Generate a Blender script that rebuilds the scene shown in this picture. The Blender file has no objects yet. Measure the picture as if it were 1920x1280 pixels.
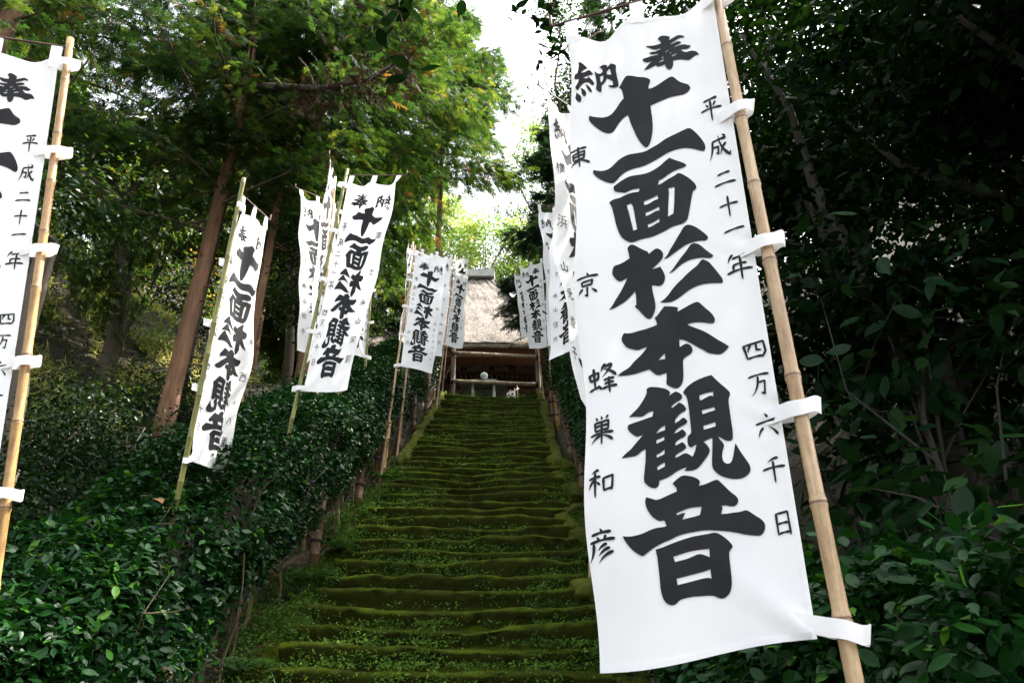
import bpy, bmesh, math, random
import numpy as np
from math import radians, sin, cos, pi
from mathutils import Vector
from mathutils.geometry import tessellate_polygon

S = bpy.context.scene
COL = S.collection
rnd = random.Random(7)

# ---------------------------------------------------------------- camera, sky, sun, exposure
FPX, PITCH, EYE = 1333.0, radians(26), 1.55
cam = bpy.data.cameras.new('camera'); cam.sensor_width = 36.0; cam.lens = 36.0 * FPX / 1920
cam.clip_start = 0.05; cam.clip_end = 3000
co = bpy.data.objects.new('camera', cam); COL.objects.link(co)
co.location = (0, 0, EYE); co.rotation_euler = (radians(90) + PITCH, 0, 0)
S.camera = co
SUN_DIR = Vector((0.55, 0.22, 0.80)).normalized()      # towards the sun
W = bpy.data.worlds.new("World"); S.world = W; W.use_nodes = True
nt = W.node_tree
sky = nt.nodes.new('ShaderNodeTexSky'); sky.sky_type = 'NISHITA'; sky.sun_disc = False
sky.sun_elevation = math.asin(SUN_DIR.z); sky.sun_rotation = math.atan2(SUN_DIR.x, SUN_DIR.y)
sky.air_density = 1.0; sky.dust_density = 5.0
nt.nodes['Background'].inputs['Strength'].default_value = 0.15
hs = nt.nodes.new('ShaderNodeHueSaturation'); hs.inputs['Saturation'].default_value = .28      # hazy pale sky
nt.links.new(sky.outputs[0], hs.inputs['Color']); nt.links.new(hs.outputs[0], nt.nodes['Background'].inputs[0])
sl = bpy.data.lights.new('sun', 'SUN'); sl.energy = 3.0; sl.angle = radians(0.5); sl.color = (1, 0.94, 0.84)
so = bpy.data.objects.new('sun', sl); COL.objects.link(so)
so.rotation_euler = SUN_DIR.to_track_quat('Z', 'Y').to_euler()
vs = S.view_settings; vs.view_transform = 'Standard'; vs.look = 'None'; vs.gamma = 1; vs.use_curve_mapping = False
vs.exposure = 2.6
S.cycles.use_denoising = True
S.cycles.max_bounces = 8; S.cycles.transparent_max_bounces = 8

# ---------------------------------------------------------------- helpers
def tag(o, label=None, cat=None, group=None, kind=None):
    if label: o['label'] = label
    if cat: o['category'] = cat
    if group: o['group'] = group
    if kind: o['kind'] = kind
    return o
def empty(name, loc, label=None, cat=None, group=None):
    o = bpy.data.objects.new(name, None); COL.objects.link(o); o.location = loc; o.empty_display_size = .1
    return tag(o, label, cat, group)
def mk(name, V, F, mat, parent=None, smooth=False, tint=None, base=None):
    """V (N,3) world coords, F list of index arrays (M,k); child vertices are stored relative to base"""
    V = np.asarray(V, dtype=np.float32).reshape(-1, 3)
    if isinstance(F, np.ndarray): F = [F]
    F = [np.asarray(f, dtype=np.int32) for f in F if len(f)]
    if base is None: base = tuple(parent.matrix_basis.translation) if parent is not None and parent.type == 'EMPTY' else (0, 0, 0)
    me = bpy.data.meshes.new(name)
    Vb = V - np.array(base, dtype=np.float32)
    nf = sum(len(f) for f in F); nl = sum(f.size for f in F)
    me.vertices.add(len(Vb)); me.vertices.foreach_set('co', Vb.ravel())
    me.loops.add(nl); me.loops.foreach_set('vertex_index', np.concatenate([f.ravel() for f in F]))
    me.polygons.add(nf)
    tot = np.concatenate([np.full(len(f), f.shape[1], dtype=np.int32) for f in F])
    st = np.concatenate([[0], np.cumsum(tot)[:-1]]).astype(np.int32)
    me.polygons.foreach_set('loop_start', st)
    try: me.polygons.foreach_set('loop_total', tot)
    except Exception: pass
    me.polygons.foreach_set('use_smooth', np.full(nf, smooth, dtype=bool))
    if tint is not None:
        a = me.attributes.new('tint', 'FLOAT', 'POINT'); a.data.foreach_set('value', np.asarray(tint, dtype=np.float32))
    me.update(); me.validate()
    me.materials.append(mat)
    o = bpy.data.objects.new(name, me); COL.objects.link(o)
    if parent is not None: o.parent = parent
    elif base != (0, 0, 0): o.location = base
    return o
class MB:
    """collects quads/tris"""
    def __init__(s): s.v = []; s.f3 = []; s.f4 = []; s.t = []; s.n = 0
    def add(s, V, F, t=0.5):
        V = np.asarray(V, dtype=float).reshape(-1, 3)
        for f in ([F] if isinstance(F, np.ndarray) else F):
            f = np.asarray(f)
            if f.size == 0: continue
            (s.f3 if f.shape[1] == 3 else s.f4).append(f + s.n)
        s.v.append(V); s.n += len(V)
        s.t.append(np.broadcast_to(np.asarray(t, dtype=float), (len(V),)))
    def build(s, name, mat, parent=None, smooth=False):
        F = []
        if s.f3: F.append(np.concatenate(s.f3))
        if s.f4: F.append(np.concatenate(s.f4))
        return mk(name, np.concatenate(s.v), F, mat, parent, smooth, np.concatenate(s.t))
    def tube(s, pts, rad, n=8, t=0.5, cap=True):
        pts = np.asarray(pts, dtype=float); k = len(pts); rad = np.broadcast_to(np.asarray(rad, dtype=float), (k,))
        d = np.gradient(pts, axis=0); d /= np.linalg.norm(d, axis=1)[:, None] + 1e-12
        ref = np.array([1., 0, 0]) if abs(d[0][0]) < .8 else np.array([0, 1., 0])
        a = np.cross(d, ref); a /= np.linalg.norm(a, axis=1)[:, None]; b = np.cross(d, a)
        th = np.linspace(0, 2 * pi, n, endpoint=False)
        V = pts[:, None] + rad[:, None, None] * (a[:, None] * np.cos(th)[None, :, None] + b[:, None] * np.sin(th)[None, :, None])
        i = np.arange(k - 1)[:, None] * n; j = np.arange(n)[None]; j2 = (j + 1) % n
        Q = np.stack([i + j, i + j2, i + n + j2, i + n + j], -1).reshape(-1, 4)
        tt = np.repeat(np.broadcast_to(np.asarray(t, dtype=float), (k,)), n)
        V = V.reshape(-1, 3)
        if cap:
            V = np.concatenate([V, pts[:1], pts[-1:]]); m = k * n; jj = np.arange(n)
            T = np.concatenate([np.stack([np.full(n, m), (jj + 1) % n, jj], 1), np.stack([np.full(n, m + 1), (k - 1) * n + jj, (k - 1) * n + (jj + 1) % n], 1)])
            s.add(V, [Q, T], np.concatenate([tt, tt[:1], tt[-1:]]))
        else: s.add(V, Q, tt)
    def box(s, c, size, R=None, t=0.5):
        x, y, z = [q / 2 for q in size]
        V = np.array([[a * x, b * y, d * z] for a in (-1, 1) for b in (-1, 1) for d in (-1, 1)])
        if R is not None: V = V @ np.asarray(R).T
        s.add(V + np.asarray(c), np.array([[0, 1, 3, 2], [4, 6, 7, 5], [0, 4, 5, 1], [2, 3, 7, 6], [0, 2, 6, 4], [1, 5, 7, 3]]), t)
def hsh(ix, iy, seed):
    h = (ix.astype(np.int64) * 374761393 + iy.astype(np.int64) * 668265263 + seed * 974711) & 0x7fffffff
    h = ((h ^ (h >> 13)) * 1274126177) & 0x7fffffff
    return ((h ^ (h >> 16)) & 0xffff) / 65535.0
def vn(x, y, seed=0):
    """value noise 0..1"""
    x = np.asarray(x, dtype=float); y = np.asarray(y, dtype=float)
    x, y = np.broadcast_arrays(x, y)
    ix = np.floor(x).astype(np.int64); iy = np.floor(y).astype(np.int64); fx = x - ix; fy = y - iy
    fx = fx * fx * (3 - 2 * fx); fy = fy * fy * (3 - 2 * fy)
    a = hsh(ix, iy, seed); b = hsh(ix + 1, iy, seed); c = hsh(ix, iy + 1, seed); d = hsh(ix + 1, iy + 1, seed)
    return (a * (1 - fx) + b * fx) * (1 - fy) + (c * (1 - fx) + d * fx) * fy
def fbm(x, y, seed=0, oct=3):
    return sum(vn(np.asarray(x) * 2 ** k, np.asarray(y) * 2 ** k, seed + k * 17) / 2 ** k for k in range(oct)) / sum(.5 ** k for k in range(oct))
def ray(px, py):
    a, b = (px - 960) / FPX, -(py - 640) / FPX
    return np.array([a, cos(PITCH) - b * sin(PITCH), sin(PITCH) + b * cos(PITCH)])
def at(px, py, Y):
    r = ray(px, py); return np.array([0, 0, EYE]) + r * (Y / r[1])

# ---------------------------------------------------------------- ground height
SLOPE, SY0, SY1 = 0.597, 3.79, 18.6
TOPZ = SLOPE * SY1 - 2.264
def stair_z(y): return np.clip(SLOPE * np.asarray(y, dtype=float) - 2.264, 0, TOPZ)
def gz(x, y):
    x = np.asarray(x, dtype=float); y = np.asarray(y, dtype=float)
    z = stair_z(y)
    z = z + np.clip(-3.6 - x, 0, 4) * .12 * np.clip(y / 6, .2, 1) + np.clip(-7.5 - x, 0, 12) * .75 * np.clip(y / 7, 0, 1)
    z = z + np.clip(x - 2.4, 0, 14) * .75 * np.clip((y - 1) / 5, 0, 1) * np.clip((24 - y) / 4, 0, 1)
    z = z + np.clip(y - 35, 0, 20) * .95
    z = z + (fbm(x * .5, y * .5, 3) - .5) * .35 * np.clip((np.abs(x + .55) - 2) / 2, 0, 1)
    return z

# ---------------------------------------------------------------- materials
def newmat(name):
    m = bpy.data.materials.new(name); m.use_nodes = True
    t = m.node_tree; p = t.nodes['Principled BSDF']
    return m, t, p
def N(t, typ, **kw):
    n = t.nodes.new(typ)
    for k, v in kw.items():
        if k.startswith('i_'):
            n.inputs[k[2:].replace('_', ' ')].default_value = v
        else: setattr(n, k, v)
    return n
def ramp(t, src, stops):
    r = N(t, 'ShaderNodeValToRGB'); e = r.color_ramp.elements
    while len(e) < len(stops): e.new(.5)
    for q, (pos, c) in zip(e, stops): q.position = pos; q.color = (*c, 1)
    t.links.new(src, r.inputs[0]); return r.outputs[0]
def noise(t, scale, detail=4, rough=.6, coord='Object', vec=None, stretch=None):
    n = N(t, 'ShaderNodeTexNoise'); n.inputs['Scale'].default_value = scale; n.inputs['Detail'].default_value = detail; n.inputs['Roughness'].default_value = rough
    c = N(t, 'ShaderNodeTexCoord').outputs[coord] if vec is None else vec
    if stretch:
        mp = N(t, 'ShaderNodeMapping'); mp.inputs['Scale'].default_value = stretch; t.links.new(c, mp.inputs[0]); c = mp.outputs[0]
    t.links.new(c, n.inputs['Vector']); return n.outputs[0]
def bump(t, p, h, strength=.5, dist=.02):
    b = N(t, 'ShaderNodeBump'); b.inputs['Strength'].default_value = strength; b.inputs['Distance'].default_value = dist
    t.links.new(h, b.inputs['Height']); t.links.new(b.outputs[0], p.inputs['Normal'])
def mathn(t, op, a, b):
    m = N(t, 'ShaderNodeMath', operation=op)
    for i, q in enumerate((a, b)):
        if isinstance(q, (int, float)): m.inputs[i].default_value = q
        else: t.links.new(q, m.inputs[i])
    return m.outputs[0]
def leafmat(name, stops, rough=.35, trans=.3, spec=.5, tgain=1.6):
    m, t, p = newmat(name)
    a = N(t, 'ShaderNodeAttribute', attribute_name='tint')
    c = ramp(t, a.outputs['Fac'], stops)
    t.links.new(c, p.inputs['Base Color']); p.inputs['Roughness'].default_value = rough; p.inputs['Specular IOR Level'].default_value = spec
    tr = N(t, 'ShaderNodeBsdfTranslucent')
    g = N(t, 'ShaderNodeMix', data_type='RGBA', blend_type='MULTIPLY'); g.inputs[0].default_value = 1
    t.links.new(c, g.inputs[6]); g.inputs[7].default_value = (tgain * 1.05, tgain, tgain * .45, 1)
    t.links.new(g.outputs[2], tr.inputs[0])
    mx = N(t, 'ShaderNodeMixShader'); mx.inputs[0].default_value = trans
    t.links.new(p.outputs[0], mx.inputs[1]); t.links.new(tr.outputs[0], mx.inputs[2])
    t.links.new(mx.outputs[0], t.nodes['Material Output'].inputs[0])
    return m
M = {}
M['camellia'] = leafmat('camellia_leaf', [(0, (0.00222, 0.0139, 0.0032)), (.5, (0.00519, 0.0304, 0.00577)), (.9, (0.0111, 0.0569, 0.00705)), (.97, (0.0446, 0.165, 0.00959)), (1, (0.0927, 0.0759, 0.0128))], .40, .16, .14)
M['cedar'] = leafmat('cedar_needle', [(0, (0.0092, 0.0246, 0.00855)), (.45, (0.0218, 0.0526, 0.0142)), (.8, (0.0552, 0.0918, 0.0181)), (.92, (0.109, 0.129, 0.0266)), (.96, (0.115, 0.0616, 0.0238)), (1, (0.172, 0.084, 0.0333))], .6, .42, .15, 2.2)
M['deadneedle'] = leafmat('dead_needle', [(0, (.018, .011, .007)), (.6, (.042, .025, .015)), (1, (.075, .045, .026))], .8, .08, .1)
M['bigleaf'] = leafmat('large_leaf', [(0, (0.0042, 0.0154, 0.0056)), (.6, (0.0084, 0.0315, 0.0098)), (1, (0.0175, 0.0525, 0.014))], .42, .25, .12)
M['cypress'] = leafmat('cypress_needle', [(0, (0.0072, 0.0216, 0.01008)), (.6, (0.01584, 0.0432, 0.01584)), (1, (0.036, 0.072, 0.0216))], .55, .3, .25)
M['broad'] = leafmat('broad_leaf', [(0, (0.00583, 0.0162, 0.00516)), (.5, (0.0136, 0.0364, 0.0086)), (.85, (0.0292, 0.0658, 0.0108)), (1, (0.068, 0.0861, 0.0151))], .4, .4, .4)
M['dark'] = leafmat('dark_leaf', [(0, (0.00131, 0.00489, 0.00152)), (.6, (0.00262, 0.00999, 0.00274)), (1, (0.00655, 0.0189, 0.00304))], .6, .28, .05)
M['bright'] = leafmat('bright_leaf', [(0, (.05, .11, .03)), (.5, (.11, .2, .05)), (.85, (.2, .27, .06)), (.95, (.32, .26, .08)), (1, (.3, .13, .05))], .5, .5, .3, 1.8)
M['herb'] = leafmat('herb_leaf', [(0, (.018, .045, .006)), (.5, (.042, .098, .012)), (1, (.10, .18, .026))], .6, .3, .06)
M['fern'] = leafmat('fern_leaf', [(0, (0.014, 0.049, 0.014)), (1, (0.035, 0.105, 0.0245))], .5, .35, .3)
M['dead'] = leafmat('dead_leaf', [(0, (.16, .07, .03)), (.5, (.24, .11, .05)), (1, (.35, .2, .06))], .7, .2, .2)
M['drygrass'] = leafmat('dry_grass', [(0, (.16, .19, .05)), (.5, (.36, .38, .14)), (1, (.6, .55, .3))], .7, .3, .2)

def bark(name, c0, c1, sc=6, stretch=(1, 1, .12)):
    m, t, p = newmat(name)
    n = noise(t, sc, 6, .7, stretch=stretch); n2 = noise(t, 2.2, 3)
    f = mathn(t, 'ADD', mathn(t, 'MULTIPLY', n, .7), mathn(t, 'MULTIPLY', n2, .3))
    t.links.new(ramp(t, f, [(.32, c0), (.68, c1)]), p.inputs['Base Color']); p.inputs['Roughness'].default_value = .9
    bump(t, p, n, .9, .03); return m
M['bark_cedar'] = bark('cedar_bark', (.07, .035, .018), (.27, .145, .075), 14)
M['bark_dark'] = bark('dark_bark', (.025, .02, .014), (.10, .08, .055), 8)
M['bark_shade'] = bark('shaded_bark', (.010, .008, .006), (.035, .028, .02), 8)  # darker copy of the dark bark, forest shade put into its colour
M['bark_pale'] = bark('pale_bark', (.12, .09, .06), (.3, .24, .17), 8)
M['twig'] = bark('twig_bark', (.05, .035, .02), (.14, .10, .06), 20)

def mossmat(name, c0, c1, c2, sc=5, soil=None):
    m, t, p = newmat(name)
    n = noise(t, sc, 8, .65); n2 = noise(t, 1.1, 4, .6); n3 = noise(t, 90, 3, .7)
    f = mathn(t, 'ADD', mathn(t, 'MULTIPLY', n, .45), mathn(t, 'ADD', mathn(t, 'MULTIPLY', n2, .35), mathn(t, 'MULTIPLY', n3, .2)))
    c = ramp(t, f, [(.34, c0), (.48, c1), (.64, c2)])
    if soil:                                       # mossy ledges; upright faces browner, with riser shade put into the colour
        g = N(t, 'ShaderNodeNewGeometry'); sp = N(t, 'ShaderNodeSeparateXYZ'); t.links.new(g.outputs['Normal'], sp.inputs[0])
        w = N(t, 'ShaderNodeMapRange'); w.inputs['From Min'].default_value = .05; w.inputs['From Max'].default_value = .42
        t.links.new(mathn(t, 'ADD', sp.outputs[2], mathn(t, 'MULTIPLY', mathn(t, 'SUBTRACT', n, .48), 2.2)), w.inputs['Value'])
        mx = N(t, 'ShaderNodeMix', data_type='RGBA'); t.links.new(w.outputs[0], mx.inputs[0])
        t.links.new(ramp(t, n3, [(.35, soil[0]), (.65, soil[1])]), mx.inputs[6]); t.links.new(c, mx.inputs[7]); c = mx.outputs[2]
    t.links.new(c, p.inputs['Base Color'])
    p.inputs['Roughness'].default_value = 1; p.inputs['Specular IOR Level'].default_value = .1
    bump(t, p, mathn(t, 'ADD', n3, mathn(t, 'MULTIPLY', n, 1.5)), .8, .02); return m
M['moss'] = mossmat('moss', (.020, .018, .003), (.034, .048, .003), (.085, .13, .006), 5, ((.018, .016, .004), (.044, .056, .005)))
M['moss_kerb'] = mossmat('moss_on_stone', (.030, .026, .010), (.055, .062, .009), (.11, .125, .016), 7)
M['moss_stone'] = mossmat('mossy_stone', (.10, .095, .07), (.17, .16, .12), (.10, .12, .05), 4)
m, t, p = newmat('forest_floor'); M['ground'] = m
n = noise(t, 1.2, 8, .7); n2 = noise(t, 14, 5, .7)
t.links.new(ramp(t, mathn(t, 'ADD', mathn(t, 'MULTIPLY', n, .5), mathn(t, 'MULTIPLY', n2, .5)), [(.3, (.012, .009, .005)), (.48, (.032, .022, .012)), (.6, (.022, .028, .009)), (.75, (.07, .055, .025))]), p.inputs['Base Color'])
p.inputs['Roughness'].default_value = 1; bump(t, p, n2, 1, .05)

m, t, p = newmat('white_cotton'); M['cloth'] = m
w1 = noise(t, 5, 3, .5); wv = noise(t, 700, 1, .5)
t.links.new(ramp(t, w1, [(.3, (.84, .84, .84)), (.7, (.90, .90, .89))]), p.inputs['Base Color']); p.inputs['Roughness'].default_value = .85; p.inputs['Specular IOR Level'].default_value = .2
wr = noise(t, 9, 5, .6, stretch=(1, 1, .35))
bump(t, p, mathn(t, 'ADD', mathn(t, 'MULTIPLY', wv, .10), mathn(t, 'ADD', w1, mathn(t, 'MULTIPLY', wr, .5))), .3, .012)
tr = N(t, 'ShaderNodeBsdfTranslucent'); tr.inputs[0].default_value = (.8, .8, .78, 1)
mx = N(t, 'ShaderNodeMixShader'); mx.inputs[0].default_value = .28
t.links.new(p.outputs[0], mx.inputs[1]); t.links.new(tr.outputs[0], mx.inputs[2]); t.links.new(mx.outputs[0], t.nodes['Material Output'].inputs[0])
m, t, p = newmat('black_ink'); M['ink'] = m
t.links.new(ramp(t, noise(t, 9, 4), [(.3, (.009, .010, .012)), (.7, (.016, .017, .019))]), p.inputs['Base Color']); p.inputs['Roughness'].default_value = .8; p.inputs['Specular IOR Level'].default_value = .25
def bamboo(name, c0, c1, ring, rough=.42):
    m, t, p = newmat(name)
    n = noise(t, 55, 6, .75, stretch=(1, 1, .035)); n2 = noise(t, 9, 6, .75, stretch=(1, 1, .5))
    base = ramp(t, mathn(t, 'ADD', mathn(t, 'MULTIPLY', n, .5), mathn(t, 'MULTIPLY', n2, .5)), [(.36, tuple(q * .55 for q in c0)), (.43, c0), (.58, c1), (.7, tuple(min(1, q * 1.15) for q in c1))])
    a = N(t, 'ShaderNodeAttribute', attribute_name='tint')
    mixn = N(t, 'ShaderNodeMix', data_type='RGBA'); t.links.new(a.outputs['Fac'], mixn.inputs[0]); t.links.new(base, mixn.inputs[6]); mixn.inputs[7].default_value = (*ring, 1)
    t.links.new(mixn.outputs[2], p.inputs['Base Color']); p.inputs['Roughness'].default_value = rough; bump(t, p, n, .15, .004); return m
M['bam_tan'] = bamboo('dry_bamboo', (.27, .165, .08), (.50, .36, .20), (.13, .075, .04))
M['bam_orange'] = bamboo('amber_bamboo', (.22, .115, .035), (.42, .25, .09), (.10, .06, .025))
M['bam_green'] = bamboo('green_bamboo', (.105, .11, .022), (.20, .19, .05), (.05, .045, .015))
M['bam_grey'] = bamboo('weathered_bamboo', (.22, .16, .09), (.42, .32, .2), (.10, .07, .04), .6)
M['bam_brown'] = bamboo('brown_bamboo', (.075, .037, .016), (.165, .085, .038), (.035, .022, .012), .6)
m, t, p = newmat('rusted_iron'); M['rod'] = m
t.links.new(ramp(t, noise(t, 60, 4), [(.35, (.05, .025, .02)), (.65, (.13, .06, .05))]), p.inputs['Base Color']); p.inputs['Roughness'].default_value = .7
m, t, p = newmat('black_rope'); M['rope'] = m; p.inputs['Base Color'].default_value = (.012, .011, .01, 1); p.inputs['Roughness'].default_value = .9
def wood(name, c0, c1, stretch=(1, 1, .1), sc=10):
    return bark(name, c0, c1, sc, stretch)
M['temple_wood'] = wood('old_temple_wood', (.026, .014, .009), (.075, .040, .024), (.15, 1, 1), 8)
M['eave_wood'] = wood('red_brown_eave', (.10, .035, .015), (.20, .08, .035), (.1, 1, 1), 8)
M['plank'] = wood('reddish_plank', (.06, .027, .017), (.12, .057, .034), (.1, 1, 1), 8)
M['post_wood'] = wood('grey_post_wood', (.10, .085, .06), (.24, .2, .15), (1, 1, .1), 14)
m, t, p = newmat('thatch'); M['thatch'] = m
n = noise(t, 6, 6, .8, stretch=(1.6, 1, .6)); n2 = noise(t, .9, 4, .6); n3 = noise(t, 12, 4, .9, stretch=(1.5, .7, .7))
t.links.new(ramp(t, mathn(t, 'ADD', mathn(t, 'MULTIPLY', n, .45), mathn(t, 'ADD', mathn(t, 'MULTIPLY', n2, .2), mathn(t, 'MULTIPLY', n3, .35))), [(.38, (.055, .044, .038)), (.49, (.20, .172, .148)), (.58, (.38, .335, .29))]), p.inputs['Base Color'])
p.inputs['Roughness'].default_value = 1; bump(t, p, mathn(t, 'ADD', n, n3), 1, .12)
m, t, p = newmat('straw'); M['straw'] = m
a = N(t, 'ShaderNodeAttribute', attribute_name='tint'); t.links.new(ramp(t, a.outputs['Fac'], [(0, (.2, .15, .09)), (1, (.5, .42, .3))]), p.inputs['Base Color']); p.inputs['Roughness'].default_value = 1
m, t, p = newmat('ridge_plaster'); M['ridge'] = m
t.links.new(ramp(t, noise(t, 3, 4), [(.3, (.30, .30, .28)), (.7, (.46, .46, .44))]), p.inputs['Base Color']); p.inputs['Roughness'].default_value = .8
m, t, p = newmat('old_bronze'); M['bronze'] = m
t.links.new(ramp(t, noise(t, 5, 5), [(.3, (.03, .032, .028)), (.7, (.075, .08, .07))]), p.inputs['Base Color']); p.inputs['Roughness'].default_value = .6; p.inputs['Metallic'].default_value = .15
m, t, p = newmat('verdigris'); M['verdigris'] = m
t.links.new(ramp(t, noise(t, 12, 5), [(.3, (.38, .48, .42)), (.7, (.6, .68, .62))]), p.inputs['Base Color']); p.inputs['Roughness'].default_value = .5
m, t, p = newmat('aged_paper'); M['paper'] = m; p.inputs['Base Color'].default_value = (.12, .085, .045, 1); p.inputs['Roughness'].default_value = .95

# ---------------------------------------------------------------- leaf clouds
LEAF6 = (np.array([[0, 0, 0], [.28, .24, .035], [.28, -.24, .035], [.30, 0, 0], [.68, .20, .02], [.68, -.20, .02], [.70, 0, -.02], [1, 0, -.07]]),
         [np.array([[0, 3, 1], [0, 2, 3], [4, 6, 7], [6, 5, 7]]), np.array([[1, 3, 6, 4], [3, 2, 5, 6]])])
LEAF2 = (np.array([[0, 0, 0], [.5, .26, .05], [.5, -.26, .05], [1, 0, -.03], [.5, 0, 0]]),
         [np.array([[0, 4, 1], [0, 2, 4], [1, 4, 3], [4, 2, 3]])])
_t = [.14, .34, .55, .75, .90]; _w = [.15, .24, .245, .175, .085]
LEAF10 = (np.array([[0, 0, 0]] + [q for t_, w_ in zip(_t, _w) for q in ((t_, w_, .04 - .02 * t_), (t_, 0, -.05 * t_ * t_), (t_, -w_, .04 - .02 * t_))] + [[1.04, 0, -.09]]),
          [np.array([[0, 2, 1], [0, 3, 2], [13, 14, 16], [14, 15, 16]]), np.array([q for k in range(4) for q in ((1 + 3 * k, 2 + 3 * k, 5 + 3 * k, 4 + 3 * k), (2 + 3 * k, 3 + 3 * k, 6 + 3 * k, 5 + 3 * k))])])
def spray_template(n, seed, wid=.045):
    """flat feathery conifer spray, axis along +x, about 1 long"""
    r = np.random.RandomState(seed); V = []; F = []
    def blade(p, d, L, w):
        d = d / np.linalg.norm(d); s = np.cross(d, [0, 0, 1]); s /= np.linalg.norm(s); k = len(V)
        droop = np.array([0, 0, -.16 * L])
        V.extend([p - s * w * .5, p + s * w * .5, p + d * L * .55 + s * w * .9, p + d * L * .55 - s * w * .9, p + d * L + droop])
        F.extend([(k, k + 1, k + 2), (k, k + 2, k + 3), (k + 3, k + 2, k + 4)])
    blade(np.zeros(3), np.array([1., 0, -.1]), 1.0, wid * .8)
    for i in range(n):
        x = .08 + .84 * i / n; sgn = 1 if i % 2 else -1
        a = radians(r.uniform(28, 55)); L = (.42 - .3 * x) * r.uniform(.8, 1.3)
        blade(np.array([x, 0, -.1 * x]), np.array([cos(a), sgn * sin(a), r.uniform(-.35, .1)]), L, wid * r.uniform(.8, 1.2))
    return np.array(V), [np.array(F)]
SPRAYS = [spray_template(20, s, .027) for s in range(3)]
SPRAY_FAR = [spray_template(10, s + 9, .055) for s in range(2)]
BLADE = (np.array([[0, .06, 0], [0, -.06, 0], [.5, .05, .06], [.5, -.05, .06], [1, 0, -.02]]), [np.array([[2, 3, 4]]), np.array([[0, 1, 3, 2]])])
def frames(d, up):
    """rotation matrices with x along d and z near up"""
    d = d / (np.linalg.norm(d, axis=1)[:, None] + 1e-9)
    y = np.cross(up, d); y /= np.linalg.norm(y, axis=1)[:, None] + 1e-9
    z = np.cross(d, y)
    return np.stack([d, y, z], -1)
def scatter(tpl, pos, R, size, tint):
    V, F = tpl; n = len(pos); k = len(V)
    P = np.einsum('nij,kj->nki', R, V) * np.asarray(size)[:, None, None] + pos[:, None]
    off = (np.arange(n) * k)[:, None, None]
    FF = [(f[None] + off).reshape(-1, f.shape[1]) for f in F]
    return P.reshape(-1, 3), FF, np.repeat(tint, k)
def leaves(mb, tpl, pos, out, size, rs, tint=None, upbias=.6, droop=.3):
    n = len(pos)
    up = out * (1 - upbias) + np.array([0, 0, upbias]) + rs.normal(0, .45, (n, 3))
    d = rs.normal(0, 1, (n, 3)) + out * .8; d[:, 2] -= droop
    up /= np.linalg.norm(up, axis=1)[:, None]
    d -= up * np.sum(d * up, 1)[:, None]
    if tint is None: tint = rs.uniform(0, 1, n)
    s = size * rs.uniform(.65, 1.3, n)
    mb.add(*scatter(tpl, pos, frames(d, up), s, tint))
def tnoise(P, sc, rs, amt=.5, bias=0.0):
    """clump-wise tint in 0..1"""
    c = fbm(P[:, 0] / sc + P[:, 2] * .7 / sc, P[:, 1] / sc + P[:, 2] * .5 / sc, 11, 2)
    return np.clip(.5 + bias + (c - .5) * 1.5 * amt + rs.normal(0, .22, len(P)), 0, 1)

# ---------------------------------------------------------------- ground and stairs
xs = np.concatenate([np.linspace(-60, -9, 24), np.linspace(-8.6, 8.6, 87), np.linspace(9, 60, 24)])
ys = np.concatenate([np.linspace(-60, -1, 16), np.linspace(-.8, 40, 140), np.linspace(41, 110, 24)])
X, Y = np.meshgrid(xs, ys); Z = gz(X, Y)
mid = (X > -2.15) & (X < 1.0) & (Y > 3.0) & (Y < 18.9)
Z = np.where(mid, Z - .5, Z)
nx, ny = len(xs), len(ys)
i = np.arange(ny - 1)[:, None] * nx + np.arange(nx - 1)[None]
o = mk('ground', np.stack([X, Y, Z], -1), np.stack([i, i + 1, i + nx + 1, i + nx], -1).reshape(-1, 4), M['ground'], smooth=True)
tag(o, 'dark leaf-strewn slope rising on both sides of the mossy steps', kind='structure')

NST = 47; RISE = TOPZ / NST; RUN = (SY1 - SY0) / NST
prof = [(0.03, 0.0), (.012, .25), (-.020, .50), (-.052, .80), (-.048, .95), (-.01, 1.05), (.07, 1.03), (.19, .99), (.29, .98)]   # (forward metres, height in rises)
NX = 150; sx = np.linspace(0, 1, NX); rows = []
for kst in range(NST):
    y0 = SY0 + kst * RUN; z0 = kst * RISE
    low = np.clip((12.2 - y0) / .6, 0, 1)
    xl = -1.83 - .14 * low - .05 * max(0, 7 - y0) * .6; xr = .71 + .10 * low
    x = xl + (xr - xl) * sx
    wear = np.exp(-((x + .55) / .62) ** 2)
    wob = (vn(x * 1.3, kst * 3.7, 5) - .5) * .15 + (vn(x * 4.1, kst * 5.3, 6) - .5) * .05
    zob = (vn(x * 1.1, kst * 4.1, 8) - .5) * .10 + (vn(x * 3.3, kst * 7.7, 9) - .5) * .045 - wear * .03
    lump = np.clip(vn(x * 1.9, kst * 2.9 + 50, 12) - .72, 0, 1) * .35
    for j, (dy, h) in enumerate(prof):
        f = min(1, h) if j < 6 else 1
        fade = 1 if j < 7 else (.6 if j == 7 else .3)
        bu = ((vn(x * 9, kst * 9 + j * 1.7, 21) - .5) * .03 + (vn(x * 24, kst * 11 + j * 2.3, 22) - .5) * .016) * (1 if 0 < j < 8 else 0)
        if kst == NST - 1: h = h * .55
        rows.append(np.stack([x, y0 + dy * (RUN / .318) + wob * fade + bu, z0 + h * RISE + (zob + lump * .25) * f * fade + bu * .8], -1))
rows = np.array(rows); nr = len(rows)
i = np.arange(nr - 1)[:, None] * NX + np.arange(NX - 1)[None]
o = mk('stairs', rows, np.stack([i, i + 1, i + NX + 1, i + NX], -1).reshape(-1, 4), M['moss'], smooth=True)
tag(o, 'long flight of worn stone steps thickly covered in green moss', kind='structure')

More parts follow.
